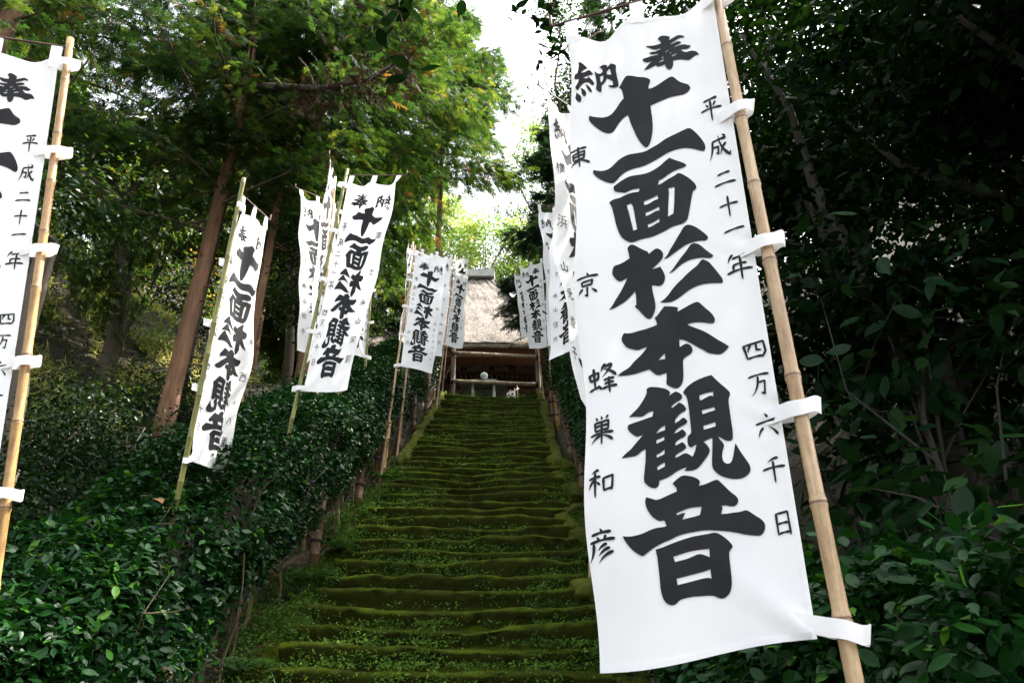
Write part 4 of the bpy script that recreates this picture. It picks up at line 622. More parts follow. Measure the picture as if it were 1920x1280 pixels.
def banner(key, side, mirrored, label, extra, amp=.012, curl=.03, cane='bam_tan', prad=.021, res=(16, 60), seed=0, twist=0.0, tie=.055, hide_pole_above=None, rodlen=1.12):
    TL, TR, BR, BL, PT, PB = [np.array(q, float) for q in BAN[key]]
    rs = np.random.RandomState(seed + 100); ph = rs.uniform(0, 6.28, 6)
    nrm = np.cross(TR - TL, BL - TL); nrm /= np.linalg.norm(nrm)
    if nrm[1] > 0: nrm = -nrm                                            # towards the viewer's side of the place
    xd = (TR - TL) / np.linalg.norm(TR - TL); zd = (TL - BL) / np.linalg.norm(TL - BL)
    Wd = np.linalg.norm(TR - TL); Hd = np.linalg.norm(TL - BL); sc = Hd / 2.34
    def surf(u, v):
        u = np.asarray(u, float); v = np.asarray(v, float)
        sag = .009 * np.abs(np.sin(2 * pi * u)) ** 1.2 * np.exp(-v / .05)
        ve = v + sag
        U, Q = u[..., None], ve[..., None]
        P = TL * (1 - U) * (1 - Q) + TR * U * (1 - Q) + BR * U * Q + BL * (1 - U) * Q
        e = np.clip(u if side == 'L' else 1 - u, 0, 1)                    # 0 at the pole edge
        d = amp * (.6 * np.sin(2 * pi * (.9 * u + .55 * v) + ph[0]) + .4 * np.sin(2 * pi * (1.7 * u - .8 * v) + ph[1]) + .3 * np.sin(2 * pi * (3.1 * u + .4 * v) + ph[2]) * np.exp(-v / .5))
        d = d * np.clip(.25 + e * 1.2, 0, 1)
        d = d + .018 * np.cos(4 * pi * u) * np.exp(-v / .09) + .013 * np.sin(7 * pi * u + ph[5]) * np.exp(-v / .35) * (.3 + .7 * e)
        d = d + curl * e ** 2.5 * (np.sin(2 * pi * 2.6 * v + ph[3]) * .6 + np.sin(2 * pi * 1.1 * v + ph[4]))
        d = d + twist * (u - .5) * np.sin(pi * v)
        # creases pulled towards the lowest tie and the other ties
        for tv in TIES[1:]:
            g = np.exp(-(((v - tv) / .03) ** 2)) * np.exp(-e / .10); d = d + .010 * g * np.sin((v - tv) * 160 + e * 30)
        d = d + .018 * np.exp(-(((1 - v) * 1.0 - e * .25) / .022) ** 2) * np.exp(-e / .22)
        xo = .010 * e ** 3 * np.sin(2 * pi * 3.3 * v + ph[2]) * sc
        zo = .012 * np.sin(2 * pi * .8 * u + ph[1]) * np.clip((v - .9) / .1, 0, 1)
        return P + nrm * (d * sc)[..., None] + xd * xo[..., None] + zd * zo[..., None]
    TIES = [.015, .25, .49, .735, .985]
    # pole: carried on down to the ground
    dr = (PB - PT) / np.linalg.norm(PB - PT); top = PT - dr * .06; s = 0.0; foot = PB.copy()
    while foot[2] > float(gz(foot[0], foot[1])) - .15 and s < 8: foot = foot + dr * .05; s += .05
    root = empty('votive_banner', tuple(foot), label, 'banner', GR)
    L = np.linalg.norm(top - foot); nodes = []; q = .12 + .2 * rs.uniform()
    while q < L: nodes.append(q); q += rs.uniform(.27, .4)
    mb = MB(); vtube(mb, foot, top, prad * 1.12, prad * .86, 12, nodes, 0, 1.14, rs.uniform(-.012, .012), xd)
    mb.build('pole', M[cane], root, True)
    # cross bar through the tabs
    mb = MB(); hb = .10 * sc
    a = TL + zd * hb; b = TR + zd * hb; p0, p1 = (a, b) if side == 'L' else (b, a)
    dirb = (p1 - p0) / np.linalg.norm(p1 - p0); st = PT + (zd * (hb + (p0 - TL if side == 'L' else p0 - TR) @ zd - hb)) * 0
    hook = p1 + dirb * .06 * sc
    mb.tube(np.stack([p0 - dirb * .06, p0, (p0 + p1) / 2, p1, hook, hook + dirb * .006 + zd * .012, hook + dirb * .007 + zd * .06 * sc]), .0062 * max(sc, .8), 7)
    mb.build('crossbar', M['rod'], root, True)
    nu, nv = res
    uu = np.linspace(0, 1, nu); vv = np.concatenate([np.linspace(0, .08, 7), np.linspace(.1, .94, nv), np.linspace(.95, 1, 5)])
    U, Q = np.meshgrid(uu, vv); V = surf(U, Q); nr_ = len(vv)
    i = np.arange(nr_ - 1)[:, None] * nu + np.arange(nu - 1)[None]; Fq = np.stack([i, i + 1, i + nu + 1, i + nu], -1).reshape(-1, 4)
    cl = mk('cloth', V, Fq, M['cloth'], root, True)
    # the writing, printed through the cloth so it shows on both faces
    lv, lf = LET[extra]
    lu = lv[:, 0] if key == 'B1' else .055 + .925 * lv[:, 0]                # the near banner's free edge curls back a little
    lu = 1 - lu if mirrored else lu; lq = lv[:, 1]
    P0 = surf(lu, lq); off = .0022 if res[0] > 20 else .0035
    hgrid = 1e-3
    du = surf(lu + hgrid, lq) - P0; dv = surf(lu, lq + hgrid) - P0
    nn = np.cross(du, dv); nn /= np.linalg.norm(nn, axis=1)[:, None] + 1e-12
    m_ = len(P0)
    ink = mk('lettering', np.concatenate([P0 + nn * off, P0 - nn * off]), np.concatenate([lf, lf[:, ::-1] + m_]), M['ink'], root)
    ink.parent = cl
    if res[0] > 22:                                                       # stitched hems of the near banners
        mb = MB()
        for u0, u1, v0, v1 in ((.0, .022, .0, 1.), (.978, 1., .0, 1.), (.022, .978, .992, 1.), (.022, .978, .0, .008)):
            if u1 - u0 < .1: uu_, vv_ = np.meshgrid(np.array([u0, u1]), vv)
            else: uu_, vv_ = np.meshgrid(np.linspace(u0, u1, nu), np.array([v0, v1]))
            G = surf(uu_, vv_) + nrm * .0013; a_, b_ = uu_.shape
            i = np.arange(a_ - 1)[:, None] * b_ + np.arange(b_ - 1)[None]; mb.add(G.reshape(-1, 3), np.stack([i, i + 1, i + b_ + 1, i + b_], -1).reshape(-1, 4))
        hm = mb.build('hem', M['cloth'], root, True); hm.parent = cl
    # tabs over the crossbar
    for uc in (.035, .5, .965):
        mb = MB(); w2 = .045
        us = np.array([uc - w2, uc, uc + w2]); A = surf(us, np.full(3, .012)); up = []
        for f, dn in ((0, .0035), (.5, .003), (.92, .004), (1.06, 0), (.92, -.006), (.3, -.005)):
            tgt = TL + (TR - TL) * us[:, None] + zd * hb
            up.append(A * (1 - f) + tgt * f + nrm * (dn if f else .004))
        V = np.array(up).reshape(-1, 3); i = np.arange(5)[:, None] * 3 + np.arange(2)[None]
        mb.add(V, np.stack([i, i + 1, i + 4, i + 3], -1).reshape(-1, 4)); mb.build('hanging_tab', M['cloth'], root, True)
    # loops round the pole
    out = xd if side == 'R' else -xd
    ue = 1.0 if side == 'R' else 0.0
    for k, tv in enumerate(TIES):
        E = surf(np.array(ue), np.array(tv)); tpar = (E - foot) @ ((top - foot) / L); C = foot + (top - foot) / L * tpar
        gap = (C - E); dist = max(.02, gap @ out); far = dist + prad + tie * rs.uniform(.75, 1.15)
        zz = (top - foot) / L; rise = (-.035 if k == 4 else .014) * rs.uniform(.5, 1.2); tw = rs.uniform(-.25, .25)
        th = np.linspace(pi, -pi, 27); cx = (far - .045) / 2; ax_ = (far + .045) / 2
        path = []
        for a_ in th:
            x_ = cx + ax_ * cos(a_); w_ = (prad + .010) * (1 if x_ > dist * .6 else max(.10, (x_ + .05) / (dist * .6 + .05)))
            path.append((x_, w_ * sin(a_)))
        hw = .023 * sc
        A = np.array([E + out * x_ + nrm * y_ + zz * (rise * x_ / far) for x_, y_ in path])
        q_ = np.array([x_ / far for x_, y_ in path]).clip(0, 1)[:, None]
        Wv = zz * hw + (out * tw + nrm * (.22 * np.sin(np.arange(len(A)) * .9 + ph[0]))[:, None]) * hw * q_
        A = A + zz * (.004 * np.sin(np.arange(len(A)) * 1.3 + ph[k]))[:, None] * q_
        V = np.concatenate([A + Wv, A - Wv]); n_ = len(A); i = np.arange(n_ - 1)
        mk('tie_loop', V, np.stack([i, i + 1, i + n_ + 1, i + n_], 1), M['cloth'], root, True)
    return root
def K(date=True, name=(), extra=()): return tuple((DATE if date else [])) + tuple(name) + tuple(extra)
NM1 = [('東', .051, .2553, .09, .108), ('京', .076, .4961, .089, .098), ('蜂', .109, .6424, .101, .105), ('巣', .093, .7144, .088, .095), ('和', .092, .784, .086, .09), ('彦', .078, .86, .096, .098)]
GAN = [d for d in DATE[:6]] + [('元', .90, .70, .075, .08), ('旦', .90, .79, .075, .08)]
TXT = {'tokyo': K(True, NM1), 'date': K(True), 'fuji_uta': K(True, [('富', .09, .27, .085, .085), ('士', .085, .43, .08, .08)] + name_col('米山歌子', .60, .88)),
       'fuji_ei': K(True, [('富', .09, .27, .085, .085), ('士', .085, .45, .08, .08)] + name_col('米山栄隆', .60, .86, .085)),
       'fuji_yae': K(True, [('富', .09, .27, .085, .085), ('米', .09, .50, .085, .085), ('西', .10, .64, .085, .085), ('御', .10, .73, .085, .085), ('八', .10, .81, .085, .085), ('重', .11, .89, .085, .085)]),
       'fuji_mitsu': K(True, [('富', .10, .30, .085, .085), ('士', .09, .45, .08, .08)] + name_col('米山佳充', .60, .87, .09)),
       'yoko': K(True, [('横', .075, .25, .10, .10), ('浜', .085, .43, .10, .10)] + name_col('山元幸子', .58, .85, .085, .095)),
       'tokyo2': K(True, [('東', .10, .27, .09, .09), ('京', .10, .48, .09, .09)]),
       'hall': tuple(GAN) + tuple([('八', .07, .33, .06, .06), ('洲', .07, .47, .06, .06)] + name_col('桝井ハウジング', .60, .90, .07, .055)),
       'zawa': tuple(GAN) + tuple(name_col('金富澤', .66, .85, .09, .07)),
       'naka': K(True, name_col('中田', .62, .72, .09, .08))}
LET = {k: lettering(v) for k, v in TXT.items()}
banner('B1', 'R', False, 'huge white banner in the right foreground with bold black calligraphy on a tan bamboo pole', 'tokyo', .012, .016, 'bam_tan', .0215, (30, 90), 1, tie=.034)
banner('B2', 'R', False, 'white banner cut off by the left edge of the picture on an amber bamboo pole', 'date', .010, .010, 'bam_orange', .021, (24, 80), 2)
banner('B3', 'L', True, 'twisted narrow white banner on a yellow-green pole in front of the big cedar trunk', 'fuji_yae', .05, .03, 'bam_green', .022, (22, 70), 3, .10, .02)
banner('B4', 'L', True, 'broad mirrored white banner leaning left on a green pole above the hedge', 'fuji_ei', .013, .02, 'bam_green', .021, (22, 70), 4)
banner('B5', 'R', False, 'white banner with a straight left edge behind the leaning green pole', 'fuji_uta', .02, .02, 'bam_green', .02, seed=5)
banner('B6', 'R', False, 'sliver of white banner seen edge-on beside a pale tan pole', 'date', .02, .02, 'bam_tan', .024, seed=6)
banner('B14', 'R', False, 'white banner half hidden behind the broad mirrored one, its corner tied to a green pole', 'naka', .02, .02, 'bam_green', .022, seed=7)
banner('B7', 'L', True, 'mirrored white banner on a thin tan pole left of the thatched roof', 'hall', .014, .03, 'bam_tan', .02, seed=8)
banner('B7b', 'L', True, 'strip of white banner along the right edge of the mirrored one by the roof', 'fuji_mitsu', .014, .03, 'bam_tan', .02, seed=9)
banner('B7c', 'R', False, 'edge-on white banner just left of the thin tan pole near the roof', 'date', .012, .02, 'bam_tan', .02, seed=10)
banner('B8', 'L', True, 'lower of two small mirrored banners overlapping the left of the thatched roof', 'naka', .02, .035, 'bam_tan', .02, seed=11)
banner('B8b', 'L', True, 'upper of two small mirrored banners overlapping the left of the thatched roof', 'date', .02, .03, 'bam_tan', .02, seed=12)
banner('B9', 'R', False, 'grey-shaded white banner peeking out behind the left edge of the huge one', 'yoko', .016, .03, 'bam_tan', .021, (22, 70), 13)
banner('B10', 'R', False, 'narrow folded white banner with a straight left edge right of the roof', 'fuji_mitsu', .03, .05, 'bam_tan', .02, seed=14, twist=.08)
banner('B11', 'R', False, 'tall cream-lit banner mostly hidden behind the folded one right of the roof', 'tokyo2', .02, .03, 'bam_tan', .02, seed=15)
banner('B12', 'R', False, 'small white banner facing forward at the top right of the steps', 'hall', .012, .02, 'bam_tan', .02, seed=16)
banner('B13', 'R', False, 'small banner peeking out left of the one at the top right of the steps', 'zawa', .012, .02, 'bam_tan', .02, seed=17)
banner('B15', 'R', False, 'tiny white banner standing beside the incense burner beyond the top step', 'date', .008, .01, 'bam_orange', .016, (12, 30), 18)

# ---------------------------------------------------------------- trees
def limb(p0, d0, L, rs, n=7, sag=.25, wob=.12):
    """curved limb path"""
    d = np.array(d0, float); d /= np.linalg.norm(d); P = [np.array(p0, float)]
    for k in range(n - 1):
        d = d + rs.normal(0, wob, 3) * .5 + np.array([0, 0, -sag / n]); d /= np.linalg.norm(d); P.append(P[-1] + d * L / (n - 1))
    return np.array(P)
def conifer(label, x, y, H, r, z0, Rmax, nb, nsp, seed, mat='cedar', lean=(0, 0), tpl=None, sz=.37, name='cedar_tree', az=None, zlo=None, sky=1.0, droop=.5, brk='bark_cedar', brown=.015, bare=0):
    rs = np.random.RandomState(seed); g = float(gz(x, y)) - .3
    root = empty(name, (x, y, g), label, 'tree', 'conifers around the steps')
    tt = np.linspace(0, 1, 14); pts = np.stack([x + lean[0] * tt * H + .05 * np.sin(tt * 7 + seed), y + lean[1] * tt * H + .05 * np.cos(tt * 5 + seed), g + tt * H], -1)
    mb = MB(); rad = r * (1 - .9 * tt ** 1.2) * (1 + .3 * np.exp(-tt * H / .4)); mb.tube(pts, rad, 14)
    # a few dead stubs on the bare trunk
    for k in range(7):
        zz = rs.uniform(.08, max(.12, (z0 - g) / H)); p = np.array([np.interp(zz, tt, pts[:, j]) for j in range(3)]); a = rs.uniform(0, 2 * pi)
        mb.tube(limb(p, [cos(a), sin(a), .15], rs.uniform(.25, .9) , rs, 5), np.linspace(.018, .006, 5), 5)
    mb.build('trunk', M[brk], root, True)
    bm_ = MB(); SP, SD = [], []
    for b in range(nb):
        f = (b + rs.uniform(0, 1)) / nb; zb = z0 + (g + H - z0) * f ** .9; t_ = (zb - g) / H
        p = np.array([np.interp(t_, tt, pts[:, j]) for j in range(3)])
        a = rs.uniform(0, 2 * pi) if az is None else az[0] + rs.uniform(-1, 1) * az[1]
        Lb = Rmax * (1 - .75 * f ** 1.3) * rs.uniform(.65, 1.15)
        d0 = np.array([cos(a), sin(a), rs.uniform(.0, .35)])
        P = limb(p, d0, Lb, rs, 8, droop, .16); bm_.tube(P, np.linspace(.022 + .014 * Lb / 3, .006, 8), 5)
        m_ = max(4, int(1.9 * nsp * Lb / (Rmax * .7) / nb))
        s = rs.beta(1.5, 1.1, m_) * .95 + .05
        Q = np.stack([np.interp(s * 7, np.arange(8), P[:, j]) for j in range(3)], -1)
        dirs = np.tile((P[-1] - P[0]) / np.linalg.norm(P[-1] - P[0]), (m_, 1))
        side = np.cross(dirs, [0, 0, 1]); lat = rs.normal(0, .34, m_) * Lb * .42 * (1.1 - .55 * s)
        Q = Q + side * lat[:, None] + rs.normal(0, .10, (m_, 3)); Q[:, 2] -= np.abs(lat) * .28 + np.abs(rs.normal(0, .12, m_))
        D = dirs * .8 + side * np.sign(lat)[:, None] * rs.uniform(.2, .9, m_)[:, None] + rs.normal(0, .3, (m_, 3)); D[:, 2] -= rs.uniform(.15, .9, m_)
        SP.append(Q); SD.append(D)
        for k in range(3):
            j = rs.randint(2, 7); e = Q[rs.randint(0, m_)]
            bm_.tube(np.stack([P[j], (P[j] + e) / 2 + rs.normal(0, .05, 3), e]), [.009, .006, .003], 4)
    bm_.build('limbs', M['twig'], root)
    SP, SD = np.concatenate(SP), np.concatenate(SD); n = len(SP); mb = MB()
    up = rs.normal(0, .35, (n, 3)) + np.array([0, 0, 1])
    tint = np.clip(tnoise(SP, 1.1, rs, .55, -.06), 0, .90); br = rs.uniform(0, 1, n) < brown * (fbm(SP[:, 0] * .9, SP[:, 2] * .9, seed, 2) > .5) * 2; tint[br] = rs.uniform(.94, 1, br.sum())
    tp = tpl or SPRAYS
    for q in range(len(tp)):
        k = np.arange(n) % len(tp) == q
        mb.add(*scatter(tp[q], SP[k], frames(SD[k], up[k]), sz * rs.uniform(.6, 1.25, k.sum()), tint[k]))
    mb.build('crown', M[mat], root)
    return root
def broadleaf(label, x, y, H, r, cz, rad, nclump, nl, seed, mat='dark', size=.11, tpl=LEAF2, name='broadleaf_tree', bend=(0, 0), forks=3, brk='bark_dark', spread=.5, group='broadleaf trees around the steps', flat=.45, low=-.7):
    rs = np.random.RandomState(seed); g = float(gz(x, y)) - .3
    root = empty(name, (x, y, g), label, 'tree', group)
    ctr = np.array([x + bend[0], y + bend[1], cz]); top = g + H
    mb = MB(); tt = np.linspace(0, 1, 9)
    t0 = np.stack([x + bend[0] * .5 * tt + .12 * np.sin(tt * 5 + seed), y + bend[1] * .5 * tt + .1 * np.cos(tt * 4 + seed), g + (cz - g) * .8 * tt], -1)
    mb.tube(t0, r * (1 - .45 * tt), 10)
    C = rs.normal(0, 1, (nclump, 3)); C /= np.linalg.norm(C, axis=1)[:, None]; C[:, 2] = np.maximum(C[:, 2], low)
    C = ctr + C * rs.uniform(.45, 1.0, nclump)[:, None] ** .6 * np.array(rad)
    for k in range(max(forks, nclump // 3)):
        e = C[k % nclump]; s = t0[rs.randint(4, 9)]; m_ = (s + e) / 2 + rs.normal(0, .25, 3) + np.array([0, 0, .2])
        mb.tube(np.stack([s, (s * .7 + m_ * .3), m_, (m_ + e) / 2 + rs.normal(0, .1, 3), e]), np.array([.5, .42, .3, .2, .08]) * r, 6)
    mb.build('trunk', M[brk], root, True)
    per = nl // nclump; sp = spread
    P = np.repeat(C, per, 0) + rs.normal(0, 1, (nclump * per, 3)) * np.array([sp, sp, sp * flat]) * np.repeat(rs.uniform(.6, 1.3, nclump), per)[:, None]
    out = P - ctr; out /= np.linalg.norm(out, axis=1)[:, None] + 1e-9
    ct = np.repeat(rs.normal(0, .16, nclump), per)
    mb = MB(); leaves(mb, tpl, P, out, size, rs, np.clip(tnoise(P, 1.2, rs, .5) + ct, 0, .97), .6, .25)
    mb.build('crown', M[mat], root, tpl is LEAF6 or tpl is LEAF10)
    return root

# left side: cedars whose boughs hang over the picture
conifer('tall reddish cedar whose thick bare trunk leans behind the twisted banner', -6.14, 12.0, 18, .17, 9.8, 4.2, 52, 4600, 11, lean=(.0, .0))
conifer('slim cedar with knotty trunk just right of the big reddish trunk', -5.25, 12.6, 15, .105, 11.0, 2.3, 36, 2000, 12, lean=(.018, 0))
conifer('cedar with its trunk hidden behind the broad mirrored banner', -4.5, 13.9, 19, .17, 13.4, 5.0, 58, 6200, 13, az=(-.1, 1.9))
conifer('cedar at the far left whose boughs fill the upper left corner', -10.4, 10.4, 18, .26, 9.0, 5.8, 56, 5000, 14, az=(-.1, 2.2))
conifer('cedar standing deepest among the left group beyond the upper hedge', -6.6, 27, 18, .24, 13.5, 3.4, 40, 2600, 15, tpl=SPRAY_FAR, sz=.8)
conifer('cedar behind the mirrored banner by the roof whose boughs edge the sky gap', -2.7, 21.8, 20, .15, 18.6, 3.7, 56, 4400, 19, sz=.45)
conifer('cedar of the left group with a straight dark trunk close behind the big reddish trunk', -7.0, 14.0, 14, .15, 11.5, 2.4, 34, 1800, 16, brk='bark_dark')
conifer('cedar on the bank high at the left behind the forked dark tree', -13.5, 13, 14, .26, 13.0, 3.6, 36, 1800, 17, tpl=SPRAY_FAR, sz=.8)
conifer('cedar on the top left of the bank near the thatched roof', -9.5, 29, 17, .26, 14.5, 4.0, 38, 2200, 18, tpl=SPRAY_FAR, sz=.85)
broadleaf('airy light green tree edging the right side of the sky gap', 2.1, 24.5, 17, .16, 20.8, (2.0, 1.4, 5.0), 46, 9500, 41, 'bright', .15, forks=12, spread=.42, brk='bark_pale', group='trees on the slopes around the temple')
broadleaf('thin dark-twigged tree against the sky just left of the huge banner', 1.5, 13.5, 13, .1, 16.2, (.9, 1.0, 2.6), 22, 3200, 42, 'broad', .10, forks=10, spread=.3)
broadleaf('green tree filling the gap between the far left cedars', -10.2, 20, 11, .16, 18.5, (2.6, 1.8, 2.6), 34, 8000, 43, 'broad', .15, forks=9)
broadleaf('green tree closing the view behind the slim cedar', -7.0, 22, 12, .16, 19.0, (2.6, 1.8, 3.0), 34, 8000, 44, 'broad', .15, forks=9)
# one heavy dead limb with brown twigs on the big reddish cedar
cedar = next(o for o in COL.objects if o.get('label', '').startswith('tall reddish cedar'))
P = np.array([at(452, 160, 11.4), at(520, 162, 10.6), at(600, 166, 10.0), at(690, 150, 9.6), at(762, 108, 9.3)]); mb = MB(); mb.tube(P, [.075, .065, .055, .045, .03], 8); rq = np.random.RandomState(77); SPb = []
for k in range(26):
    j = rq.uniform(1, 4); p = np.array([np.interp(j, np.arange(5), P[:, q]) for q in range(3)]); e = p + rq.normal(0, .3, 3) + np.array([.1, 0, -.25]); mb.tube(np.stack([p, (p + e) / 2 + rq.normal(0, .06, 3), e]), [.014, .009, .004], 5); SPb += [e, (e + p) / 2]
mb.tube(np.array([at(560, 108, 10.2), at(575, 125, 10.2), at(585, 148, 10.1), at(588, 165, 10.0)]), [.012, .02, .026, .03], 6)
mb.build('dead_limb', M['bark_dark'], cedar, True)
SPb = np.repeat(np.array(SPb), 6, 0) + rq.normal(0, .16, (len(SPb) * 6, 3)); D = rq.normal(0, .6, SPb.shape) + np.array([0, 0, -.5]); mb = MB(); mb.add(*scatter(SPRAYS[0], SPb, frames(D, rq.normal(0, .4, SPb.shape) + np.array([0, 0, 1.])), rq.uniform(.14, .32, len(SPb)), rq.uniform(0, 1, len(SPb)))); mb.build('dead_sprays', M['deadneedle'], cedar)
conifer('cedar high on the bank closing the upper left of the picture', -9.4, 23.5, 18, .2, 16.5, 4.2, 46, 3000, 22, tpl=SPRAY_FAR, sz=.7)
broadleaf('low leafy tree on the upper bank seen past the reddish trunk', -14.1, 24.5, 3.5, .1, 16.2, (2.4, 1.5, 1.7), 24, 6000, 45, 'broad', .15, forks=6)
broadleaf('low leafy tree on the upper bank right of the reddish trunk', -11.2, 25, 3.5, .1, 15.2, (2.2, 1.5, 1.6), 24, 6000, 46, 'broad', .15, forks=6)
broadleaf('slender yellow-green tree catching the sun in front of the bank', -9.4, 15.6, 5.5, .08, 11.0, (2.0, 1.0, 1.9), 26, 4200, 47, 'bright', .11, forks=10, spread=.4)
for k, (x, y, lb) in enumerate(((-7.1, 10.6, 'dark bush at the foot of the sunlit bank left of the reddish trunk'), (-7.0, 13.4, 'dark bush against the reddish trunk on the bank'))):
    broadleaf(lb, x, y, 2.2, .05, float(gz(x, y)) + .8, (.95, .7, .75), 16, 4200, 240 + k, 'broad', .085, name='evergreen_shrub', forks=5, group='shrubs behind the left hedge', low=-.9)
# shaggy dark conifer right of the roof
conifer('shaggy dark conifer overlapping the right slope of the thatched roof', 1.9, 22.2, 15, .2, 12.6, 2.2, 52, 3000, 20, 'cypress', name='cypress_tree', sz=.5, droop=.2, brk='bark_dark')
conifer('conifer framing the right side of the sky gap above the far banners', 3.6, 18.2, 16, .22, 11.0, 2.7, 48, 2600, 21, 'cypress', name='cypress_tree', sz=.55, droop=.3, brk='bark_dark')
# dark forked broadleaf tree and friends on the left
broadleaf('dark forked broadleaf tree standing against the sunlit bank', -8.4, 13.7, 9, .2, 13.0, (2.2, 1.8, 1.5), 26, 8000, 30, 'broad', .12, bend=(-1.4, 0), forks=8)
broadleaf('small crooked dark tree at the left edge behind the amber pole', -6.6, 8.8, 7, .14, 8.2, (1.5, 1.1, .9), 18, 2600, 31, 'broad', .10, bend=(-.4, .2), forks=6)
broadleaf('leafy tree in front of the sunlit bank left of the reddish trunk', -6.6, 18.8, 9, .16, 15.0, (1.9, 1.4, 1.6), 20, 5500, 32, 'broad', .12, forks=6)
broadleaf('bushy tree between the slim cedar and the upper left hedge', -4.2, 14.2, 6, .12, 10.0, (1.5, 1.5, 1.3), 22, 8000, 33, 'broad', .10, forks=6)
broadleaf('yellow-green tree beside the left end of the thatched roof', -5.6, 21.0, 8, .14, 14.2, (1.9, 1.5, 1.8), 22, 7500, 34, 'broad', .12, forks=6)
for k, (x, y, lb) in enumerate(((-5.1, 9.6, 'evergreen shrub behind the hedge left of the reddish trunk'), (-4.3, 12.0, 'evergreen shrub behind the hedge below the slim cedar'), (-4.2, 16.8, 'evergreen shrub behind the hedge beneath the strip banner'), (-5.5, 7.9, 'evergreen shrub beside the old stone side steps'), (-6.3, 9.4, 'evergreen shrub between the side steps and the forked dark tree'), (-4.4, 7.4, 'evergreen shrub right behind the near left hedge'))):
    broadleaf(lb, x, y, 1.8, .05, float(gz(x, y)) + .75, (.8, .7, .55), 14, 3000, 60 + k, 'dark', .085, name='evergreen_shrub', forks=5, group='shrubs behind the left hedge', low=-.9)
# bright woods behind the temple and on the far slopes
bw = [(-9, 40, 11, 25), (-5, 44, 12, 32), (-1.2, 41, 12, 28), (2.0, 44, 12, 31), (5.8, 41.5, 12, 27.5), (9.5, 43, 13, 31), (-14, 38, 12, 25), (4.2, 34, 11, 20), (7.8, 31, 12, 20.5), (-18, 30, 11, 24), (-14.5, 24, 10, 21)]
bl = ['pale tree behind the left end of the temple ridge', 'yellow-green tree on the hill left of the temple ridge', 'sunlit tree directly above the temple ridge', 'sunlit tree rising right of the ridge below the sky gap', 'tall tree on the hill right of the temple', 'tree farthest right on the hill behind the temple', 'tree on the hill far left of the temple', 'green tree beside the right end of the roof', 'green tree between the temple and the dark right forest', 'tree on the upper left bank at the forest edge', 'tree standing over the sunlit bank on the left']
for k, ((x, y, H, cz), lb) in enumerate(zip(bw, bl)):
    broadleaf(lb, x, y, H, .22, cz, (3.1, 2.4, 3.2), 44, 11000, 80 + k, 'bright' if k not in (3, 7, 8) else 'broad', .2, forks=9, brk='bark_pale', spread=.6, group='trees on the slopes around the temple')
# right side: the dark forest
dk = [(3.4, 5.4, 9.5, 5.6, (2.0, 1.9, 2.6), 'dark broadleaf tree right behind the huge banner'), (5.2, 4.2, 10, 6.2, (2.4, 2.2, 2.6), 'dark tree filling the right edge of the picture'), (4.4, 8.2, 13, 9.6, (2.6, 2.4, 4.0), 'dark tree with sky specks behind the bamboo pole'),
      (6.8, 7.2, 12, 9.0, (2.6, 2.6, 3.2), 'dark tree deep in the right forest'), (3.9, 11.6, 14, 12.6, (2.3, 2.4, 4.0), 'dark tree beside the upper right hedge'), (6.8, 11.8, 13, 12.5, (2.8, 2.6, 3.4), 'dark tree on the upper right slope'),
      (4.6, 15.2, 13, 14.6, (2.2, 2.2, 3.4), 'dark tree below the framing conifer on the right'), (8.6, 4.6, 11, 8.4, (2.6, 2.4, 3.2), 'dark tree farthest to the lower right'), (9.2, 9.4, 12, 11.6, (2.8, 2.8, 3.2), 'dark tree highest on the right slope'),
      (4.3, 2.9, 9.5, 6.6, (1.7, 1.5, 2.2), 'dark tree leaning over the lower right corner'), (7.6, 16.0, 13, 16, (2.8, 2.8, 3.4), 'dark tree behind the framing conifer')]
for k, (x, y, H, cz, rad, lb) in enumerate(dk):
    broadleaf(lb, x, y, H, .17, cz, rad, 44, 17000, 120 + k, 'dark', .105, LEAF6 if y < 9 and x < 6 else LEAF2, forks=14, spread=.5, brk='bark_shade', group='trees of the dark right forest')
bigl = [(3.3, 5.9, 3.4, 'large-leaved shrub behind the third white loop of the huge banner'), (2.75, 4.6, 3.9, 'large-leaved shrub reaching behind the bamboo pole'), (3.6, 3.9, 3.3, 'large-leaved shrub at the right edge'), (2.5, 3.7, 2.3, 'low large-leaved shrub above the near right hedge'), (3.3, 5.2, 2.9, 'large-leaved shrub deep under the right trees'), (3.1, 3.1, 2.0, 'low large-leaved shrub in the lower right corner')]
for k, (x, y, cz, lb) in enumerate(bigl):
    broadleaf(lb, x, y, cz + .6, .035, cz, (.75, .6, .55), 12, 330, 160 + k, 'bigleaf', .165, LEAF10, 'large_leaved_shrub', forks=9, spread=.26, group='large-leaved shrubs in the right forest', flat=.5, low=-.9, brk='bark_shade')
# leafy twigs hanging into the top of the picture from a branch above
def twig(label, p, tip, nl, size, seed, mat='dark'):
    rs = np.random.RandomState(seed); p, tip = np.array(p), np.array(tip); root = empty('hanging_branch', tuple(p), label, 'branch', 'branches hanging in from above')
    tt = np.linspace(0, 1, 9)[:, None]; P = p * (1 - tt) + tip * tt + rs.normal(0, .02, (9, 3)); mb = MB(); mb.tube(P, np.linspace(.012, .003, 9), 6)
    Q = []
    for k in range(5):
        j = rs.randint(2, 8); e = P[j] + rs.normal(0, .16, 3) + np.array([0, 0, -.05]); mb.tube(np.stack([P[j], (P[j] + e) / 2 + rs.normal(0, .02, 3), e]), [.006, .004, .002], 5); Q.append(e)
    mb.build('twigs', M['twig'], root, True)
    ctr = np.concatenate([P[4:], np.array(Q)]); A = ctr[rs.randint(0, len(ctr), nl)] + rs.normal(0, .05, (nl, 3)); mb = MB()
    leaves(mb, LEAF10, A, np.tile(np.array([.1, -.3, .5]), (nl, 1)), size, rs, np.clip(rs.normal(.5, .2, nl), 0, .97), .6, .5); mb.build('leaves', M[mat], root, True)
